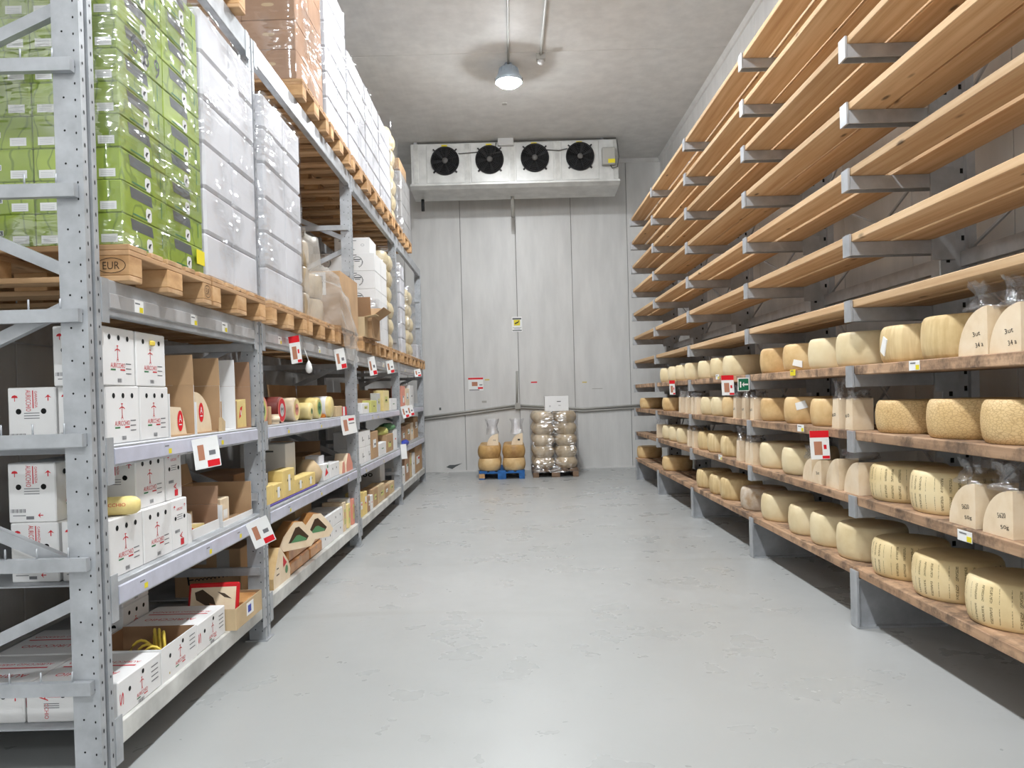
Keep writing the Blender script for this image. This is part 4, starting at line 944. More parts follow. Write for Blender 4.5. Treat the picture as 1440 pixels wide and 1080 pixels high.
# ================================================================ LEFT SHELVES, first bay
def sector(r, a0, a1, n=10): return [(0.0, 0.0)]+[(r*math.cos(R(a0+(a1-a0)*i/n)), r*math.sin(R(a0+(a1-a0)*i/n))) for i in range(n+1)]
def wedge_thing(name, label, loc, poly, th, rz=0.0, mats=('paste', 'rind_pale'), fn=None, group=None, tilt=None):
    """cut piece: outline in the local YZ plane, thickness along local X"""
    t = thing(name, label, 'cheese', loc, rz, group)
    mb = MB(); mb.prism(poly, 'X', -th/2, th/2, 0, 1); mb.build('piece', list(mats), t)
    if fn:
        p = MB(); m = fn(p, th/2+0.0012); p.build('sticker', m, t, False)
    if tilt: t.rotation_euler = tilt
    return t
z = LV[2]
bays = [('tan display carton holding a cheese wedge with red oval sticker, next to branded cartons', 3.445, 3.715, 'card_white', 'cardboard', 0.245, 0.15),
        ('tan display carton holding a half round cheese with red oval sticker', 3.735, 4.045, 'card_white', 'cardboard', 0.245, 0.15),
        ('display carton with a white inner flap', 4.06, 4.27, 'cardboard', 'card_white', 0.245, 0.15),
        ('brown display carton holding a cheese with red diamond label by the upright', 4.285, 4.518, 'cardboard', 'card_brown', 0.245, 0.15)]
for lb, ya, yb, out, inn, h, fl in bays:
    open_carton('display_carton', lb, -1.572, 0.26, ya, yb, z, h, out, inn, (('y+', fl, -3), ), {'x+': 0.0, 'y-': 0.16 if ya > 3.5 else 0.2, 'x-': 0.24})
def oval(c, red='tag_red'):
    def f(p, x): p.disc((x, c[0], c[1]), *FX, 0, 0, 0.03, 0.05, 0, 20); p.text('A', (x+0.0006, c[0], c[1]), *FX, 0, 0.012, 0.035, 0.03, 1); p.rect((x+0.0006, c[0], c[1]), *FX, 0, -0.018, 0.03, 0.006, 1); return [red, 'paper']
    return f
wedge_thing('cheese_wedge', 'tan cheese wedge with red oval sticker in the first display carton', (-1.67, 3.47, z+0.006), [(0.0, 0.0), (0.19, 0.0), (0.17, 0.06), (0.13, 0.13), (0.0, 0.135)], 0.15, 0, ('paste', 'rind_pale'), oval((0.12, 0.065)))
wedge_thing('cheese_wedge', 'half round tan cheese with red oval sticker in the second display carton', (-1.67, 3.76, z+0.006), sector(0.205, 0, 90), 0.15, 0, ('paste', 'rind_pale'), oval((0.075, 0.1)))
def diamond(p, x): p.poly((x, 0.08, 0.085), *FX, [(-0.03, -0.035), (0.0, -0.02), (0.028, 0.04), (-0.005, 0.03)], 0); p.rect((x+0.0006, 0.08, 0.085), *FX, 0, 0, 0.012, 0.03, 1); return ['tag_red', 'paper']
wedge_thing('cheese_wedge', 'wrapped pale cheese with red diamond label in the brown display carton', (-1.67, 4.315, z+0.006), [(0, 0), (0.17, 0), (0.165, 0.165), (0.03, 0.15)], 0.15, 0, ('paste_yellow', 'paste_yellow'), diamond)
tag(MB().prism([(4.0, z), (4.05, z), (4.055, z+0.05), (4.01, z+0.075)], 'X', -1.5725, -1.556).build('paper_crumple', 'card_tan'), 'crumpled tan paper tucked before the white inner flap', 'paper')
z = LV[1]
open_carton('open_carton', 'open carton with white outside and brown inside behind the pale wedges', -1.60, 0.34, 3.66, 4.04, z, 0.13, 'card_white', 'card_brown', (('y+', 0.1, 5), ('x-', 0.1, 10)), {'x+': 0.05})
t = open_carton('open_carton', 'large open carton with white outside next to the second upright', -1.585, 0.36, 4.06, 4.52, z, 0.20, 'card_white', 'cardboard', (('x-', 0.12, 15),), {'x+': 0.03, 'y-': 0.12})
carton('white_block_pack', 'small tan pack standing inside the large open white carton', -1.62, 0.08, 4.12, 4.24, z+0.006, 0.14, 'paste', lambda m, a, b, h: (m.rect((a+0.001, 0, 0.05), *FX, 0, 0, 0.06, 0.05, 0), ['paper'])[1])
tri = [(0, 0), (0.2, 0.0), (0.19, 0.05), (0.02, 0.07)]
wedge_thing('cheese_wedge', 'pale cheese wedge with red tip lying in the low open carton', (-1.66, 3.69, z+0.006), tri, 0.09, 0, ('paste_yellow', 'paste'), lambda p, x: (p.poly((x, 0.03, 0.04), *FX, [(-0.02, -0.02), (0.03, 0.0), (-0.02, 0.025)], 0), ['tag_red'])[1])
wedge_thing('cheese_wedge', 'plain tan cheese wedge lying behind the red tipped wedge', (-1.76, 3.74, z+0.006), [(0, 0), (0.24, 0), (0.23, 0.1), (0.02, 0.06)], 0.09, 0, ('paste', 'rind_gold'))
tag(MB().prism([(3.602, z), (3.65, z), (3.648, z+0.135), (3.604, z+0.15)], 'X', -1.78, -1.58).build('white_tray', 'card_white'), 'small white folded tray beside the narrow branded cartons', 'tray')
carton('brown_carton', 'shaded brown carton deep on the middle deck beyond the open cartons', -1.97, 0.3, 4.05, 4.4, z, 0.26, 'cardboard')
z = LV[0]
t = open_carton('tan_tray', 'tan open carton with a blue label overhanging the bottom beam', -1.505, 0.30, 3.99, 4.40, z, 0.115, 'card_tan', 'cardboard')
MB().rbox(0.1505, 0.1515, -0.05, 0.06, 0.03, 0.1, 0.0005).build('label', 'paper', t); MB().rbox(0.1516, 0.1522, -0.03, 0.02, 0.045, 0.085, 0.0002).build('label_print', 'ink_blue', t)
carton('brown_packet', 'brown block with white corner inside the tan tray', -1.53, 0.22, 4.17, 4.38, z+0.006, 0.10, 'smoked')
t = thing('printed_bag', 'red edged bag with brown picture leaning in the tan tray', 'bag', (-1.655, 4.06, z+0.10), 0.0); t.rotation_euler = (R(-18), 0, R(4))
MB().rbox(-0.135, 0.135, -0.012, 0.012, -0.09, 0.14, 0.008).build('bag', 'pack_red', t)
p = MB(); o = (0, -0.0135, 0.03); p.rect(o, *FN, 0.0, 0.0, 0.24, 0.17, 0); o2 = (0, -0.0142, 0.03)
p.poly(o2, *FN, [(-0.1, 0.06), (-0.06, 0.075), (0.0, 0.03), (0.02, -0.02), (-0.04, -0.01), (-0.09, 0.02)], 1); p.poly(o2, *FN, [(0.02, 0.06), (0.06, 0.03), (0.1, 0.02), (0.06, 0.05)], 1); p.poly(o2, *FN, [(-0.02, 0.0), (0.05, -0.02), (0.07, -0.05), (0.0, -0.04)], 2)
p.build('picture', ['paste', 'ink_brown', 'ink_photo'], t, False)
carton('brown_carton', 'shaded brown carton with dark script, deep on the bottom deck behind the upright', -1.735, 0.42, 4.70, 5.0, z, 0.30, 'cardboard',
       lambda m, a, b, h: (m.text('F', (0, -b-0.001, h*0.4), (0.98, 0, 0.12), (-0.12, 0, 0.98), -0.11, 0, 0.06, 0.04, 0), [m.ring((0, -b-0.001, h*0.4), (0.98, 0, 0.12), (-0.12, 0, 0.98), -0.07+0.026*q, -0.01, 0.014, 0.016, 0.005, 0, 10, 0, 180) for q in range(8)], m.rect((0, -b-0.001, h*0.75), *FN, 0.1, 0, 0.08, 0.14, 1), m.rect((0, -b-0.001, h*0.82), *FN, -0.04, 0, 0.07, 0.08, 1), ['ink_black', 'card_grey'])[4])

# ================================================================ second bay
def drum(label, y, z, r, ln, mat, rings, xf=-1.60, text=None, name='cheese_drum'):
    t = thing(name, label, 'cheese', (xf-ln/2, y, z))
    pr = [(r*0.1, -ln/2), (r*0.92, -ln/2), (r, -ln/2+0.012), (r*1.01, 0), (r, ln/2-0.012), (r*0.92, ln/2), (r*0.1, ln/2)]
    MB().lathe(pr, 36, 0, 'X', (0, 0, r)).build('body', mat, t)
    if rings:
        p = MB(); mats = []
        for k, (rr, c) in enumerate(rings): p.disc((ln/2+0.0008*(k+1), 0, r), *FX, 0, 0, r*rr, r*rr, k, 28); mats.append(c)
        k = len(rings); p.text(text or 'M', (ln/2+0.0008*(k+1), 0, r), *FX, 0, 0, r*0.4, r*0.55, k); mats.append('ink_black' if rings[-1][1] != 'ink_black' else 'paper')
        p.build('label', mats, t, False)
    return t
z = LV[2]
drum('red rimmed cheese drum with yellow green label beside the second upright', 4.80, z, 0.095, 0.12, 'ink_photo', [(0.98, 'label_pink'), (0.75, 'label_lime'), (0.45, 'label_green')])
carton('thin_brown_pack', 'thin brown pack between the yellow labelled drum and the dark red drum', -1.60, 0.1, 4.93, 4.975, z, 0.12, 'cardboard')
wheel('small pale cheese lying before the dark red drum', -1.605, 5.04, z, 0.038, 0.065, 'paste')
drum('dark red waxed cheese drum with red and silver label', 5.20, z, 0.092, 0.3, 'wax_red', [(0.95, 'label_pink'), (0.85, 'ink_red'), (0.5, 'label_silver')], -1.60)
drum('pale cheese drum with pink striped label', 5.56, z, 0.088, 0.22, 'paste', [(0.9, 'paste_yellow'), (0.5, 'label_pink')], -1.60)
drum('small yellow cheese drum with green mark', 5.92, z, 0.068, 0.2, 'paste_yellow', [(0.35, 'label_green')], -1.585)
drum('larger yellow cheese drum with green patterned end', 6.18, z, 0.088, 0.24, 'paste_yellow', [(0.85, 'label_lime'), (0.6, 'label_green')], -1.59)
t = drum('cheese drum in white wrapper with orange band', 6.60, z, 0.092, 0.2, 'paste_yellow', None, -1.59)
MB().lathe([(0.0925, -0.06), (0.0945, -0.055), (0.0945, 0.06), (0.0925, 0.065)], 36, 0, 'X', (0, 0, 0.092)).build('wrapper', 'card_white', t); MB().rbox(-0.06, 0.06, -0.1, -0.04, -0.0, 0.03, 0.004).build('band', 'ink_orange', t)
open_carton('open_carton', 'brown open carton with tall back flaps by the third upright', -1.80, 0.3, 6.45, 7.30, z, 0.17, 'cardboard', 'cardboard', (('x-', 0.13, 5), ('y+', 0.13, 5)), {'x+': 0.12})
carton('brown_box', 'low brown carton front beside red packs', -1.585, 0.06, 6.74, 6.98, z, 0.095, 'card_tan')
for k in range(3): carton('red_pack', 'small %s packet, %s from the third upright' % ('white' if k == 1 else 'red', ORD[2-k]), -1.60, 0.05, 7.02+0.08*k, 7.09+0.08*k, z, 0.085, 'pack_red' if k != 1 else 'card_white', None, None, 'red packets by the third upright')
z = LV[1]
carton('big_white_carton', 'big white carton with dark lines standing among yellow cartons', -1.69, 0.34, 5.55, 5.80, z+0.0, 0.36, 'card_white',
       lambda m, a, b, h: (m.rect((0, -b-0.001, h*0.85), *FN, 0.0, 0, 0.16, 0.012, 0), m.rect((0, -b-0.001, h*0.5), *FN, -0.08, 0, 0.14, 0.01, 0), m.rect((0, -b-0.001, h*0.4), *FN, -0.1, 0, 0.1, 0.01, 0), m.text('TINI', (0, -b-0.001, h*0.1), *FN, 0.06, 0, 0.05, 0.16, 1), ['ink_slate', 'ink_blue'])[4])
open_carton('open_carton', 'upright brown open carton behind the big white carton', -1.79, 0.2, 5.83, 6.12, z, 0.22, 'cardboard', 'cardboard', (('y+', 0.13, 0),), {'x+': 0.1})
tray = MB().rbox(-1.675, -1.562, 4.66, 5.95, z, z+0.012, 0.004).build('purple_tray', 'ink_purple'); tag(tray, 'flat purple tray sheet under the yellow cartons', 'tray')
for k, (ya, yb, h, lb) in enumerate(((4.68, 4.87, 0.125, 'yellow carton nearest the second upright on the purple tray'), (4.88, 5.07, 0.118, 'yellow carton second on the purple tray'),
                                     (5.08, 5.36, 0.19, 'tall yellow carton on the purple tray'), (5.37, 5.62, 0.10, 'low yellow carton before the big white carton'), (5.63, 5.92, 0.10, 'last yellow carton on the purple tray'))):
    def yp(m, a, b, h): holes(m, (a+0.001, 0, 0), *FX, [(-0.03, h*0.6), (0.05, h*0.6)], 0.008, 0); m.rect((a+0.001, 0.01, h*0.5), *FX, 0.0, 0, 0.05, h*0.6, 1); return ['ink_black', 'paper']
    carton('yellow_carton', lb, -1.572, 0.1, ya, yb, z+0.012, h, 'card_yellow', yp if k else None)
carton('brown_box', 'brown carton set behind the yellow cartons', -1.80, 0.3, 4.80, 5.3, z+0.0, 0.21, 'card_brown')
carton('white_small_box', 'little white box on the first yellow carton by the second upright', -1.58, 0.08, 4.68, 4.80, z+0.138, 0.08, 'card_grey')
def lump(name, label, cat, loc, sx, sy, sz, mat, seed, group=None, n=14, amp=0.12):
    rng = random.Random(seed); prof = [(0.02, 0), (0.75, 0.0), (0.98, 0.18), (1.0, 0.45), (0.82, 0.75), (0.45, 0.95), (0.03, 1.0)]; P = []; F = []
    for k, (r, zz) in enumerate(prof):
        for i in range(n):
            a = 2*math.pi*i/n; q = r*(1+rng.uniform(-amp, amp)*(zz > 0)); P.append((sx*q*math.cos(a), sy*q*math.sin(a), sz*(zz+(rng.uniform(-amp, amp)*0.4 if 0 < zz < 1 else 0))))
    for k in range(len(prof)-1):
        for i in range(n): j = (i+1) % n; F.append((k*n+i, k*n+j, (k+1)*n+j, (k+1)*n+i))
    F.append(list(range(n))[::-1]); F.append([(len(prof)-1)*n+i for i in range(n)])
    mb = MB(); mb.add(P, F, 0, True); o = mb.build(name, mat); o.location = loc; return tag(o, label, cat, group)
lump('paper_bag', 'crumpled tan paper bag beside the yellow cartons', 'bag', (-1.67, 6.08, z), 0.10, 0.13, 0.2, 'card_tan', 3)
carton('white_small_box', 'small white carton with red and green mark by the paper bag', -1.58, 0.14, 6.22, 6.42, z, 0.14, 'card_white', lambda m, a, b, h: (m.poly((a+0.001, 0, h*0.4), *FX, [(-0.06, -0.02), (0.05, 0.0), (-0.02, 0.05)], 0), m.rect((a+0.001, 0.03, h*0.8), *FX, 0, 0, 0.04, 0.025, 1), ['tag_red', 'label_green'])[2])
carton('white_small_box', 'white cheese pack set on top of the small marked carton', -1.62, 0.12, 6.24, 6.40, z+0.14, 0.07, 'foam_white')
carton('white_carton', 'long white carton with small vent holes near the third upright', -1.58, 0.2, 6.44, 6.78, z, 0.125, 'card_white', lambda m, a, b, h: (holes(m, (a+0.001, 0, 0), *FX, [(-0.08, h*0.6), (0.06, h*0.6)], 0.010, 0), ['hole'])[1])
open_carton('open_carton', 'open brown carton at the back near the third upright', -1.79, 0.25, 6.35, 6.95, z, 0.2, 'cardboard', 'card_inner', (('y+', 0.1, 10),))
wedge_thing('wrapped_wedge', 'pinkish wrapped cheese wedge leaning by the third upright', (-1.62, 6.98, z), [(0, 0), (0.28, 0.0), (0.27, 0.06), (0.16, 0.16), (0.08, 0.17), (0.01, 0.08)], 0.12, 0, ('label_pink', 'paste'))
wedge_thing('wrapped_wedge', 'small pinkish wrapped piece before the leaning wedge', (-1.60, 6.82, z), [(0, 0), (0.13, 0.0), (0.11, 0.11), (0.03, 0.1)], 0.07, 0, ('label_pink', 'paste'))
z = LV[0]
# painted wedges
def window(p, x, pts, cols):
    p.poly((x, 0, 0), *FX, pts, 0); c = (sum(a for a, _ in pts)/len(pts), sum(b for _, b in pts)/len(pts))
    zm = min(b for _, b in pts); q = [(c[0]+(a-c[0])*0.8, zm+(b-zm)*0.45) for a, b in pts]; p.poly((x+0.0006, 0, 0), *FX, q, 1); return cols
t = wedge_thing('painted_wedge', 'standing yellow cheese wedge with red and green label next to the second upright', (-1.65, 4.82, z), [(0, 0), (0.36, 0.0), (0.37, 0.06), (0.33, 0.12), (0.16, 0.245), (0.13, 0.245), (0.0, 0.07)], 0.16, 0.0, ('paste', 'rind_gold'),
            lambda p, x: (p.poly((x, 0, 0), *FX, [(0.21, 0.1), (0.21, 0.18), (0.29, 0.12)], 0), p.disc((x, 0, 0), *FX, 0.28, 0.075, 0.03, 0.028, 1), p.rect((x, 0, 0), *FX, 0.09, 0.12, 0.04, 0.008, 2), p.rect((x, 0, 0), *FX, 0.09, 0.08, 0.06, 0.008, 2), ['ink_red', 'label_green', 'ink_brown'])[4])
for ix, (y0, bw) in enumerate(((5.2, 0.5), (5.2, 0.5), (5.72, 0.36), (5.72, 0.36))):
    k = ix % 2
    carton('wrapped_block', 'brown wrapped cheese block, %s of the stack %s' % (('bottom', 'top')[k], 'under the flat painted wedge' if y0 < 5.5 else 'beside the vented cartons'), -1.575-0.01*k, 0.22, y0, y0+bw, z+0.092*k, 0.09, 'smoked', None, 'film_bag', 'wrapped blocks under the painted wedges', 0, 0.012)
for y0, lb, tl in ((5.14, 'flat tan cheese wedge with a landscape label lying on the wrapped blocks', 0.0), (5.50, 'tilted tan cheese wedge with a landscape label on the wrapped blocks', 0.1)):
    t = wedge_thing('painted_wedge', lb, (-1.66 if y0 < 5.2 else -1.62, y0, z+0.186), [(0.03, 0.0), (0.26, 0.0), (0.30, 0.05), (0.27, 0.10), (0.19, 0.185), (0.12, 0.19), (0.03, 0.10), (0.0, 0.04)], 0.12, R(-38), ('paste', 'smoked'),
                lambda p, x: window(p, x, [(0.07, 0.05), (0.22, 0.05), (0.24, 0.075), (0.16, 0.155), (0.13, 0.15)], ['ink_brown', 'label_green']))
for k in range(2):
    for q in range(2):
        carton('white_vent_carton', 'small white vented carton, %s of its column %s' % (('bottom', 'top')[k], ('by the painted wedges', 'by the paper packets')[q]), -1.578, 0.24, 6.10+0.38*q, 6.475+0.38*q, z+0.122*k, 0.12, 'card_white', lambda m, a, b, h: (holes(m, (a+0.001, 0, 0), *FX, [(-0.09, h*0.55), (0.08, h*0.55)], 0.010, 0), ['hole'])[1], None, 'block of four small vented cartons')
for k in range(5):
    t = carton('paper_packet', 'tall paper packet, %s from the third upright on the bottom deck' % ORD[4-k], -1.575-0.02*(k % 2), 0.2, 6.88+0.096*k, 6.97+0.096*k, z, 0.27-0.02*(k % 3), ('paste', 'card_white', 'paste_yellow', 'card_white', 'label_pink')[k], lambda m, a, b, h: (m.rect((a+0.001, 0, h*0.5), *FX, 0, 0, 0.06, 0.14, 0), m.rect((a+0.0016, 0, h*0.55), *FX, 0, 0, 0.03, 0.06, 1), ['label_lime', 'label_pink'])[2], None, 'paper packets before the third upright')
carton('brown_carton', 'shaded tan carton behind the block of four small vented cartons', -1.85, 0.25, 6.3, 6.8, z, 0.30, 'card_tan')

# ================================================================ third and fourth bay: smaller goods
def row(z, items, group=None):
    for it in items:
        nm, lb, px0, px1, py, ptop, mat = it[:7]; X = it[7] if len(it) > 7 else -1.575; d = it[8] if len(it) > 8 else 0.15
        y0, y1 = ly(px0, py, X), ly(px1, py, X); h = max(0.03, lz((px0+px1)/2, ptop, X)-z)
        rng = random.Random(int(px0*10)+int(z*100)); cs = rng.choice((['paper', 'ink_grey'], ['paper', 'ink_red'], ['card_white', 'label_green'], ['label_lime', 'ink_brown']))
        def lab(m, a, b, hh): m.rect((a+0.001, 0, hh*rng.uniform(0.4, 0.65)), *FX, b*rng.uniform(-0.3, 0.3), 0, b*0.9, hh*0.3, 0); m.rect((a+0.0016, 0, hh*0.52), *FX, 0, 0, b*0.5, hh*0.08, 1); return cs
        carton(nm, lb, X, d, y0+0.006, y1-0.006, z, h, mat, lab)
row(LV[2], [('white_small_box', 'little white box lying at the front of the third bay shelf', 509, 519, 575, 566.5, 'card_white', -1.56, 0.1), ('green_tub', 'pale green tub beside the little white box', 522, 530, 574, 563, 'label_lime', -1.56, 0.1),
            ('white_pack', 'narrow silvery pack standing beside the pale green tub', 530.5, 535, 573, 553, 'label_silver', -1.56, 0.08), ('yellow_pack', 'yellow cheese pack standing in the third bay', 539, 547.5, 572, 549, 'paste_yellow', -1.56, 0.12),
            ('white_red_pack', 'white pack near the fourth upright with red foot', 549, 558, 569, 560, 'card_white', -1.56, 0.12)])
open_carton('open_carton', 'long brown open carton at the front of the third bay', -1.68, 0.3, 7.95, 8.95, LV[2], 0.16, 'cardboard', 'card_inner', (('x-', 0.08, 20),))
open_carton('open_carton', 'tall brown open carton at the rear of the third bay', -1.70, 0.35, 9.0, 10.1, LV[2], 0.26, 'cardboard', 'cardboard', (('x-', 0.1, 5),), {'x+': 0.14})
for k in range(2):
    for q in range(2):
        carton('slotted_carton', 'white slotted carton, %s row, %s' % (('bottom', 'top')[k], ('by the third upright', 'by the upright brown carton')[q]), -1.575, 0.25, 7.60+0.34*q, 7.93+0.34*q, LV[1]+0.172*k, 0.17, 'card_white', lambda m, a, b, h: (m.rect((a+0.001, 0.07, h*0.5), *FX, 0, 0, 0.02, 0.05, 0), m.rect((a+0.001, 0.12, h*0.42), *FX, 0, 0, 0.08, 0.006, 0), ['ink_black'])[2], None, 'slotted white cartons')
row(LV[1], [('brown_carton', 'upright brown carton beside the slotted white cartons', 523, 532.5, 645, 606, 'cardboard'), ('white_small_box', 'low white box with small marks in the third bay', 533, 543.5, 640, 622, 'card_white'),
            ('brown_carton', 'brown carton with white side strip under the green bag', 544, 553.5, 634, 610, 'cardboard'), ('white_green_box', 'white carton with green marks beside the fourth upright', 553.8, 558.9, 628, 604, 'card_white')])
lump('green_bag', 'bright green and yellow bag on top of the third bay cartons', 'bag', (-1.66, 9.9, LV[1]+0.262), 0.10, 0.2, 0.09, 'label_green', 5)
lump('yellow_bag', 'pale yellow bag lying next to the green bag', 'bag', (-1.66, 9.45, LV[1]+0.222), 0.09, 0.18, 0.10, 'label_lime', 6)
row(LV[0], [('yellow_carton', 'pale yellow stacked carton past the third upright on the bottom deck', 506.5, 511.5, 724, 692, 'card_yellow'), ('yellow_carton', 'second pale yellow carton past the third upright on the bottom deck', 511.8, 517, 721, 691, 'card_yellow'),
            ('brown_carton', 'narrow dark brown carton beside the pale yellow cartons', 517.5, 521, 717, 697, 'card_brown'), ('white_pack', 'thin white pack between brown cartons on the bottom deck', 521.3, 525, 714, 696, 'card_white'), ('brown_carton', 'tan carton in the middle of the third bay bottom deck', 525.5, 532, 711, 686, 'cardboard'),
            ('tan_pack', 'light tan pack with white spots on the third bay bottom deck', 532.5, 541.5, 706, 681, 'card_tan'), ('brown_carton', 'brown carton near the fourth upright on the bottom deck', 542, 548, 699, 682, 'cardboard'), ('brown_carton', 'last brown carton before the fourth upright on the bottom deck', 548.5, 555, 695, 677, 'card_tan')])
carton('grey_carton', 'large grey white carton with a dark mark deep in the third bay', -1.74, 0.5, 9.75, 10.1, LV[0], 0.46, 'card_white', lambda m, a, b, h: (m.ring((0, -b-0.001, h*0.5), *FN, 0.05, 0, 0.03, 0.025, 0.014, 0), m.ring((0, -b-0.001, h*0.5), *FN, 0.12, 0, 0.03, 0.025, 0.014, 0), ['ink_black'])[2])
row(LV[2], [('pink_bag', 'pinkish wrapped pack in the fourth bay top deck', 565, 570, 568, 543, 'label_pink'), ('tan_bag', 'tan wrapped pack in the fourth bay top deck', 570.5, 576, 567, 546, 'paste'), ('white_bag', 'whitish wrapped pack in the fourth bay top deck', 576.5, 582, 567, 542, 'card_white')])
open_carton('open_carton', 'dark brown open carton behind the wrapped packs of the fourth bay', -1.80, 0.25, 10.7, 11.7, LV[2], 0.3, 'card_brown', 'card_inner', ())
row(LV[1], [('red_brown_pack', 'reddish brown pack in the fourth bay middle deck', 565.5, 571, 620, 599, 'card_brown', -1.63), ('tan_pack', 'tan pack in the fourth bay middle deck', 571.5, 577.5, 617, 596, 'cardboard', -1.63), ('white_pack', 'narrow white pack in the fourth bay middle deck', 578, 581.5, 614, 594, 'paste', -1.63), ('brown_carton', 'large brown carton at the rack end on the middle deck', 582, 588.0, 610, 586, 'cardboard', -1.63)])
lump('blue_bag', 'small bright blue bag on the fourth bay middle deck', 'bag', (-1.555, 10.75, LV[1]), 0.05, 0.3, 0.075, 'ink_blue', 8)
row(LV[0], [('white_carton', 'narrow white carton past the fourth upright on the bottom deck', 565.5, 570, 677, 656, 'card_white'), ('brown_carton', 'brown carton past the fourth upright on the bottom deck', 570.5, 576.5, 671, 634, 'card_brown'), ('tan_pack', 'thin tan pack in the fourth bay bottom deck', 577, 579.6, 667, 636, 'card_tan'), ('white_pack', 'pair height white pack in the fourth bay bottom deck', 580.3, 584, 665, 636, 'card_white'), ('brown_carton', 'large brown carton at the rack end on the bottom deck', 584.5, 594, 660, 626, 'cardboard')])

# ---------------------------------------------------------------- price tags on the left rails
def price_tag(label, px, py, w, h, tilt=0.0, X=-1.53, rz=0.0, kind=0, curl=0.02, cat='price tag', sgn=1):
    x, y, z = on_x(px, py, X)
    t = thing('price_tag', label, cat, (x, y, z), rz)
    n = 6; P = []; F = []
    for i in range(n+1):
        v = i/n
        for u in (0, 1):
            for th in (0, 0.0012): P.append((w*u*sgn, -curl*math.sin(v*math.pi*0.5)*v-th, -h*v))
    mb = MB()
    for i in range(n):
        a = i*4
        mb.add(P[a:a+8], [(1, 5, 7, 3), (0, 2, 6, 4), (0, 4, 5, 1), (2, 3, 7, 6)])
    mb.build('sheet', 'paper', t, True)
    p = MB()
    def patch(u0, u1, v0, v1, k):
        q = []
        m = 4
        for i in range(m+1):
            v = v0+(v1-v0)*i/m; yy = -curl*math.sin(v*math.pi*0.5)*v-0.0022
            q += [(w*u0*sgn, yy, -h*v), (w*u1*sgn, yy, -h*v)]
        p.add(q, [(2*i, 2*i+2, 2*i+3, 2*i+1) for i in range(m)], k)
    if kind == 0: patch(0.18, 0.42, 0.22, 0.72, 1); patch(0.6, 0.85, 0.45, 0.6, 2); patch(0.5, 0.97, 0.76, 0.97, 0)
    elif kind == 1: patch(0.0, 1.0, 0.0, 0.24, 0); patch(0.2, 0.62, 0.38, 0.85, 1); patch(0.7, 0.85, 0.5, 0.65, 0); patch(0.6, 0.98, 0.88, 0.98, 0)
    elif kind == 2: patch(0.15, 0.4, 0.2, 0.8, 1); patch(0.5, 0.9, 0.15, 0.28, 0); patch(0.5, 0.9, 0.4, 0.46, 2)
    p.build('print', ['tag_red', 'ink_photo', 'ink_grey'], t, False); t.rotation_euler = (0, R(-tilt), rz); return t
price_tag('curled price tag with red corner on the rail under the display cartons', 269, 619, 0.125, 0.145, 10)
price_tag('slanted price tag with red corner on the rail beside the second upright', 345, 738, 0.13, 0.15, 24)
price_tag('price tag with red band hanging under the beam by the draped plastic', 405, 474, 0.075, 0.19, 8, -1.53, 0, 1)
tag(MB().lathe([(0.004, 0), (0.02, -0.03), (0.026, -0.06), (0.02, -0.085), (0.004, -0.095)], 14, 0, 'Z', (-1.5, 5.56, 1.76)).tube([(-1.5, 5.56, 1.76), (-1.535, 5.56, 1.86)], 0.003, 6).build('hanging_spool', 'paper'), 'little white spool hanging on a string from the beam', 'spool')
price_tag('second price tag hanging under the beam of the second bay', 469, 492, 0.09, 0.18, 10)
price_tag('long white price tag hanging at the start of the third bay beam', 516, 503, 0.08, 0.20, 10)
price_tag('short price tag hanging near the end of the third bay beam', 542, 508, 0.09, 0.16, 10)
price_tag('small price tag hanging in the fourth bay beam', 582, 520, 0.10, 0.12, 10)
t = price_tag('double white price sheet on the rail before the third upright', 478.5, 586, 0.62, 0.17, 0, -1.5325, R(90), 2)
price_tag('price tag under the fourth bay rail, left of its twin', 563, 572, 0.09, 0.17, 14); price_tag('price tag under the fourth bay rail, next to its twin', 571, 571, 0.09, 0.16, 14)
price_tag('blank white tag hanging past the fourth upright on the middle rail', 563, 625, 0.08, 0.2, 4, -1.53, 0, 3)

# ================================================================ RIGHT SHELVES: wheels and cut pieces
GX = RXF+0.035
def wheels(level, lst, lb, group, tops=None):
    z = RZ[level]; out = []
    for px, py, mat, r, h in lst:
        y = wheel_y(px, py, GX+r, r); out.append((y, r, mat, h))
    out.sort(key=lambda q: -q[0])
    prev = None; k = 0; prev_k = False
    for y, r, mat, h in out:
        if prev is not None and prev[0]-y < prev[1]+r+0.002: y = prev[0]-prev[1]-r-0.002
        prev = (y, r)
        k = (k+1) if prev_k else 0; prev_k = True
        lab = '%s wheel, %s from the back wall on the %s' % (lb[mat], ORD[k], group.replace(' from the floor', ' up'))
        wheel(lab, GX+r+0.0, y, z, r, h, mat, '%s wheels on the %s' % (lb[mat].split()[0], group), None, 0.085)
LB = {'rind_pale': 'pale smooth', 'rind_gold': 'golden', 'rind_ribbed': 'ribbed', 'rind_stamped': 'dark stamped', 'rind_crackle': 'crackled', 'rind_mould': 'mouldy white', 'rind_amber': 'amber'}
Wp, Wg, Wr, Ws, Wc, Wm = 'rind_pale', 'rind_gold', 'rind_ribbed', 'rind_stamped', 'rind_crackle', 'rind_mould'
wheels(3, [(928, 522, Wp, .2, .195), (939, 520, Wp, .2, .2), (949, 519, Wp, .2, .2), (962, 518, Wp, .205, .205), (981, 515, Wp, .2, .2), (998, 512, Wp, .2, .205), (1016, 511, Wp, .215, .205),
           (1068.5, 505, Wg, .215, .205), (1100.5, 503, Wg, .215, .205), (1136, 500, Wp, .215, .21), (1175, 497, Wp, .22, .215), (1237, 490, Wr, .215, .205), (1293, 478, Wr, .205, .215)], LB, 'fourth shelf from the floor')
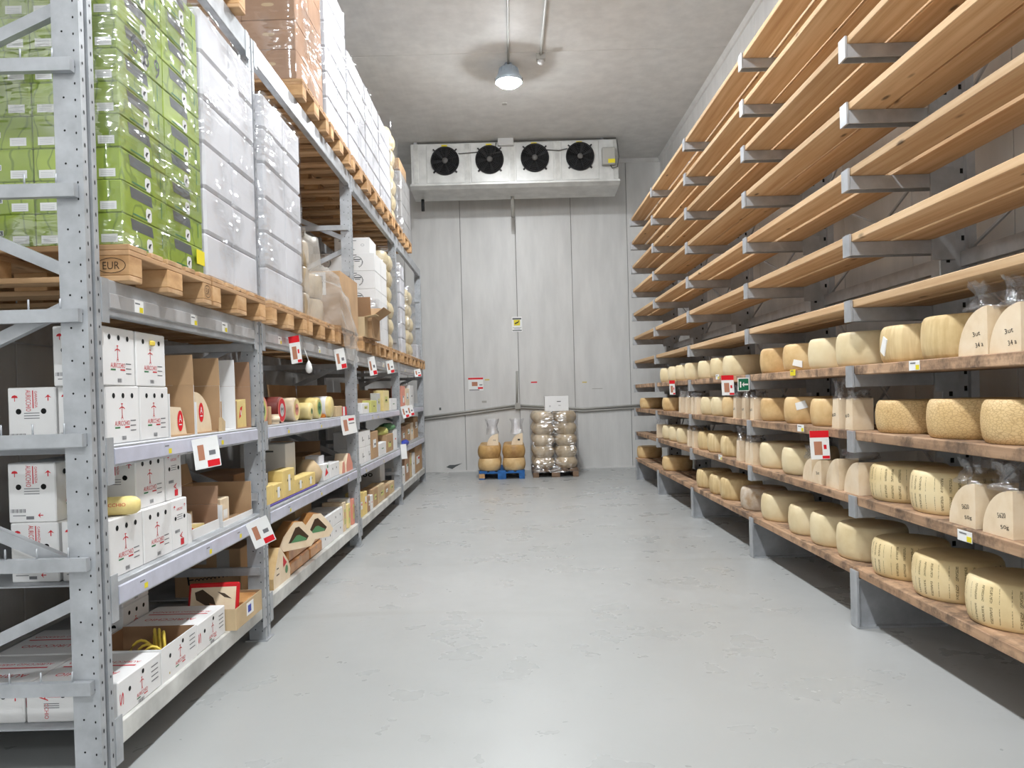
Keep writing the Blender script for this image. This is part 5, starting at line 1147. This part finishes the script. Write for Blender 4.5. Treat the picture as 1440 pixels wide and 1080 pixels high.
wheels(2, [(899.5, 562, Wg, .2, .17), (931, 563, Wg, .2, .18), (985, 566, Wp, .2, .195), (999.5, 567, Wp, .2, .195), (1014, 568, Wg, .2, .195),
           (1068.5, 574, Wg, .215, .19), (1102, 576, Wg, .22, .2), (1139, 578, Wg, .2, .19), (1230.5, 587, Wc, .215, .185), (1302, 592, Wc, .215, .195), (1378, 598, Wc, .215, .195)], LB, 'third shelf from the floor')
wheels(1, [(931, 602, Wp, .2, .19), (940, 604, Wp, .2, .19), (951, 606, Wp, .2, .19), (981, 617, Wr, .2, .2), (992, 620, Wr, .205, .2), (1013, 624, Wr, .205, .2),
           (1068, 637, Wp, .215, .21), (1099, 645, Wp, .21, .205), (1222.5, 680, Ws, .215, .205), (1279, 693, Ws, .215, .215)], LB, 'second shelf from the floor')
wheels(0, [(895.5, 632, Wg, .21, .19), (931, 648, Wg, .21, .19), (979, 668, Wr, .2, .2), (997, 676, Wr, .2, .2), (1010, 686, Wr, .21, .21), (1041, 699, Wm, .21, .2), (1070, 712, Wp, .215, .215), (1108, 722, Wp, .2, .21),
           (1126, 738, Wp, .215, .215), (1172, 760, Wp, .215, .215), (1225, 785, Ws, .21, .205), (1281.7, 818, Ws, .215, .21), (1356.7, 852, Ws, .215, .21)], LB, 'lowest shelf')
def bag_mesh(w, d, h, seed, mat='film_bag'):
    rng = random.Random(seed); prof = [(1.01, 1.0, -0.012), (1.01, 1.0, 0.0), (0.95, 0.85, h*0.12), (0.84, 0.6, h*0.32), (0.76, 0.42, h*0.52), (0.9, 0.4, h*0.75), (1.12, 0.36, h)]; n = 24; P = []; F = []
    for k, (a, b, zz) in enumerate(prof):
        for i in range(n):
            t = 2*math.pi*i/n; c, s = math.cos(t), math.sin(t); e = 0.35 if k < 2 else 0.8
            x = abs(c)**e*(1 if c > 0 else -1)*w/2*a; y = abs(s)**e*(1 if s > 0 else -1)*d/2*b
            j = 0.0 if k < 2 else 0.014
            P.append((x+rng.uniform(-j, j), y+rng.uniform(-j, j), zz+(rng.uniform(-0.02, 0.02) if k > 2 else 0)))
    for k in range(len(prof)-1):
        for i in range(n): j = (i+1) % n; F.append((k*n+i, k*n+j, (k+1)*n+j, (k+1)*n+i))
    mb = MB(); mb.add(P, F, 0, True); return mb.mesh('bag', mat)
def cut_piece(label, level, px_edge, py, kind='quarter', r=0.2, th=0.2, bag=0.12, mark=None, group=None, x0=GX+0.005, z=None, zt=None):
    z = RZ[level] if z is None else z; y = ly(px_edge, py, x0)
    t = thing('cheese_piece', label, 'cheese', (x0+th/2, y, z), 0, group)
    if kind == 'quarter': poly = sector(r, 0, 90, 12); top = r
    else: poly = [(0, 0), (r*0.55, 0), (r*0.42, r*0.98), (0, r)]; top = r
    mb = MB(); n = len(poly)
    mb.prism(poly, 'X', -th/2, th/2, 0)
    for k in range(len(mb.f)): pass
    if kind == 'quarter':
        for k in range(2, 2+n): mb.m[k] = 1 if 1 <= k-2 <= n-2 else 0
    mb.build('piece', ['paste', 'rind_pale'], t)
    if mark:
        p = MB()
        for i, s in enumerate(mark): p.text(s, (-th/2-0.001, r*0.36-0.02*i, r*0.45-0.05*i), (0, -0.97, 0.12), (0, 0.2, 0.97), 0, 0, 0.022, 0.055)
        p.build('handwriting', 'ink_black', t, False)
    if bag:      # the bag stays under the planks above, and under an arm where one crosses
        ext = r if kind == 'quarter' else r*0.55
        under_arm = any(y-0.03 < c+0.1 and y+ext+0.03 > c-0.015 for c in CY)
        bag = min(bag, (0.262 if under_arm else (0.335 if level < 3 else 0.345))-top-0.024)
    if bag: obj('bag', bag_mesh(th*1.0, r*(1.0 if kind == 'quarter' else 0.6), bag, int(px_edge)), t, (0, r*(0.47 if kind == 'quarter' else 0.27), top+0.002))
    return t
cut_piece('quarter cheese marked 34 under clear plastic, on the fourth shelf after the ribbed wheels', 3, 1388.8, 480, 'quarter', 0.215, 0.2, 0.13, ('3ut', '34 a'))
cut_piece('second quarter cheese on the fourth shelf, bagged beyond the one after the ribbed wheels', 3, 1436, 475, 'quarter', 0.205, 0.2, 0.13, ('3ut', '34 a'))
cut_piece('bagged quarter cheese with faint writing beside the dark stamped wheels', 1, 1371.7, 720, 'quarter', 0.205, 0.2, 0.15, ('5620', '50g'))
cut_piece('bagged quarter cheese with bold writing at the end of the second shelf', 1, 1425, 745, 'quarter', 0.205, 0.2, 0.15, ('5620', '50g'))
for k, (e, lb) in enumerate(((1141.5, 'quarter cheese next to the pale wheels on the second shelf'), (1155, 'quarter cheese behind the red topped price tag on the second shelf'), (1179.6, 'quarter cheese with a bright cut face on the second shelf'), (1207.5, 'quarter cheese with creased plastic next to the stamped wheels'))):
    cut_piece(lb, 1, e, 660+k*6, 'quarter', (0.165, 0.165, 0.2, 0.2)[k], 0.13, 0.09 if k == 0 else 0.0, ('3ut',) if k == 1 else None)
for e, py, lv, lb in ((1179.5, 585, 2, 'bagged upright cheese slice in the pair beside the crackled wheels'), (1199, 588, 2, 'bagged upright cheese slice, second of the pair beside the crackled wheels'),
                      (957, 563, 2, 'bagged slice beside golden wheels on the third shelf'), (966, 564, 2, 'bagged slice in the far group on the third shelf'), (974, 564, 2, 'third bagged slice in the far group on the third shelf'), (979.5, 565, 2, 'last bagged slice in the far group on the third shelf'),
                      (1035.5, 572, 2, 'bagged slice marked in ink before the green exit sign'), (1048, 573, 2, 'bagged slice right below the green exit sign'), (1060, 574, 2, 'bagged slice between exit sign and golden wheels'),
                      (925, 600, 1, 'lone bagged piece at the far end of the second shelf'), (969, 612, 1, 'bagged slice among wheels on the second shelf'), (975.8, 614, 1, 'bagged slice touching the ribbed wheels on the second shelf'),
                      (1040, 628, 1, 'bagged slice past the ribbed wheels on the second shelf'), (1053, 632, 1, 'middle bagged slice past the ribbed wheels on the second shelf'), (1058.6, 635, 1, 'bagged slice before the smooth pale wheels on the second shelf')):
    cut_piece(lb, lv, e, py, 'slice', 0.195, 0.13, 0.13, ('60',) if lv == 2 and e > 1000 else None)
# paper scraps on wheels, hung as tags
def shelf_label(label, px, py, w, h, yellow, X=RXF+0.0125):
    x, y, z = on_x(px, py, X); t = thing('shelf_label', label, 'label', (X, y, z))
    MB().rbox(-0.002, 0.0, -w/2, w/2, -h/2, h/2, 0.0005).build('card', 'sticker_yellow' if yellow == 2 else 'paper', t)
    if yellow == 1: MB().rbox(-0.003, -0.002, -w/2+0.003, -w/2+w*0.35, -h/2+0.003, h*0.05, 0.0003).build('dot', 'sticker_yellow', t)
    p = MB(); p.rect((-0.0034, 0.0, h*0.25), *FW, -w*0.1, 0, w*0.5, h*0.12); p.build('print', 'ink_grey', t, False)
for a in (('white and yellow price label under the ribbed wheels', 1286, 514, 0.10, 0.05, 1), ('white and yellow price label under the bagged quarter cheeses', 1357, 754, 0.11, 0.05, 1),
          ('all yellow label on the fourth shelf edge', 1115, 524, 0.10, 0.045, 2), ('white label with yellow corner on the third shelf edge', 1126, 602, 0.12, 0.05, 1),
          ('tiny label on the second shelf edge below the bagged slices', 1013, 643, 0.12, 0.05, 1), ('tiny label on the fourth shelf edge near the exit sign', 1009, 530, 0.12, 0.05, 1)):
    shelf_label(*a)
price_tag('price tag with red header hanging beside the green exit sign', 1014, 528, 0.115, 0.185, 0, RXF-0.102, 0, 1)
price_tag('large price tag with red header hanging from the third shelf by creased plastic', 1138, 606, 0.125, 0.185, 0, RXF-0.112, 0, 1)
price_tag('narrow price tag with red header at the far end of the fourth shelf', 941, 535, 0.07, 0.18, 0, RXF-0.057, 0, 1)
x, y, z = on_x(1046.5, 541, RXF-0.06)
t = thing('exit_sign', 'small green exit sign with a white arrow on a shelf arm', 'sign', (x, CY[2]+0.001, z)); MB().rbox(-0.042, 0.058, -0.004, 0.0, -0.055, 0.06, 0.001).build('plate', 'paper', t)
p = MB(); p.rect((0.008, -0.0046, 0.002), *FN, 0, 0, 0.086, 0.1, 0); p.rect((0.008, -0.0052, 0.002), *FN, 0.02, 0, 0.04, 0.014, 1); p.poly((0.008, -0.0052, 0.002), *FN, [(0.004, 0.022), (-0.014, 0), (0.004, -0.022)], 1); p.rect((0.008, -0.0052, 0.002), *FN, -0.026, 0.0, 0.012, 0.05, 1)
p.build('symbol', ['sign_green', 'paper'], t, False)
def hang_scrap(label, px, py, w, h, X, rx=0.1):
    d = ray(px, py); best = None            # the note lies on the rind of the wheel that this pixel shows
    for (cx, cy, r, z0, hh) in WHEELS:
        A, B, C = d.x*d.x+d.y*d.y, -2*(d.x*cx+d.y*cy), cx*cx+cy*cy-r*r
        q = B*B-4*A*C
        if q <= 0: continue
        k = (-B-math.sqrt(q))/(2*A); zz = CAMH+d.z*k
        if z0 <= zz <= z0+hh and (best is None or k < best[0]): best = (k, zz, cx, cy)
    k, zz, cx, cy = best; x, y = d.x*k, d.y*k
    t = tag(MB().prism([(-w/2, -h/2), (w/2, -h/2*0.8), (w/2*0.9, h/2), (-w/2*0.8, h/2*0.9)], 'X', -0.003, 0.003).build('paper_note', 'paper'), label, 'note')
    t.location = (x, y, zz); t.rotation_euler = (rx, 0, math.atan2(y-cy, x-cx)+math.pi)
hang_scrap('white paper note stuck on a golden wheel of the third shelf', 1127, 570, 0.09, 0.06, 2.075, -0.3)
hang_scrap('white paper note stuck on a golden wheel of the fourth shelf', 1122, 511, 0.08, 0.05, 2.075, 0.2)
hang_scrap('narrow white tag hanging on the ribbed wheel', 1243, 487, 0.05, 0.1, 2.075, 0.4)
# crumpled empty bag on the pieces
lump('plastic_bag', 'crumpled empty clear bag lying over the quarter cheeses', 'bag', (2.20, 4.735, RZ[1]+0.199), 0.10, 0.13, 0.08, 'film_bag', 9, None, 18, 0.22)

# ================================================================ GOODS BY THE BACK WALL
def floor_y(px, py):
    r = ray(px, py); k = -CAMH/r.z; return r.x*k, r.y*k
bx, by = floor_y(706, 674)
pallet('blue painted pallet by the back wall carrying golden wheels', bx, by+0.6, 0.0, 'blue', R(-90))
pz = 0.144
for l in range(2):
    for iy in range(3):
        for s in (-1, 1):
            wheel('amber cheese wheel on the blue pallet, %s row, %s' % (ORD[iy], 'rack side' if s < 0 else 'wrapped stack side'), bx+s*0.218, by+0.205+0.415*iy, pz+0.222*l, 0.205, 0.22, 'rind_amber' if l else 'rind_gold', 'amber wheels on the blue pallet' if l else 'golden wheels on the blue pallet', None, 0.2) if l else \
            wheel('golden lower wheel on the blue pallet, %s row, %s' % (ORD[iy], 'rack side' if s < 0 else 'wrapped stack side'), bx+s*0.218, by+0.205+0.415*iy, pz, 0.205, 0.22, 'rind_gold', 'golden wheels on the blue pallet', None, 0.2)
for px, lb in ((701, 'bagged quarter cheese on the blue pallet load, with ink marks'), (735.5, 'bagged quarter cheese on the blue pallet load, cut side out')):
    x, _, _z = on_y(px, 630, by+0.1)
    t = thing('cheese_piece', lb, 'cheese', (x, by+0.2, pz+0.444), 0)
    mb = MB(); mb.prism([(-a, b) for a, b in sector(0.2, 0, 90, 12)], 'Y', -0.1, 0.1, 0)
    mb.build('piece', ['paste'], t)
    p = MB(); p.text('mj' if px < 720 else 'l', (-0.07, -0.101, 0.09), *FN, 0, 0, 0.03, 0.04); p.build('handwriting', 'ink_black', t, False)
    obj('bag', bag_mesh(0.22, 0.2, 0.26, int(px)), t, (-0.1, 0, 0.2))
rx, ry = floor_y(782, 671)
pallet('old grey brown pallet by the back wall carrying wrapped wheels', rx, ry+0.6, 0.0, 'old', R(-90))
for l in range(5):
    for iy in range(3):
        for s in (-1, 1):
            j = 0.002*((l*3+iy*5+s) % 3-1)
            wheel('wrapped beige wheel on the old pallet, %s up, %s row, %s' % (ORD[l], ORD[iy], 'blue pallet side' if s < 0 else 'plank shelf side'), rx+s*0.203+j, ry+0.205+0.405*iy-j*0.5, pz+0.203*l, 0.2, 0.201, 'rind_wrapped', 'wrapped wheels on the old pallet', None, 0.36)
film('clear stretch film around the wheels on the old pallet', rx-0.412, rx+0.412, ry-0.005, ry+1.22, pz-0.06, pz+1.02, 0.01, 'film_wrap', 51)
x0, _, z0 = on_y(766, 580, ry+0.2); x1, _, _q = on_y(799, 578, ry+0.2)
t = thing('white_carton', 'white carton with small print on top of the wrapped wheel stack', 'carton', ((x0+x1)/2, ry+0.22, pz+1.016)); w = (x1-x0)/2
MB().rbox(-w, w, -0.14, 0.14, 0, 0.265, 0.004).build('body', 'card_white', t)
p = MB(); o = (0, -0.141, 0.13); p.rect(o, *FN, 0.04, 0.04, 0.07, 0.014, 0); p.rect(o, *FN, 0.05, -0.03, 0.04, 0.02, 1); p.rect(o, *FN, -0.12, -0.04, 0.03, 0.03, 1); p.build('print', ['ink_slate', 'label_silver'], t, False)
for o in COL.objects:
    if o.name.split('.')[0] in ('print', 'vent_holes', 'handwriting', 'price_label'): o['kind'] = 'stuff'
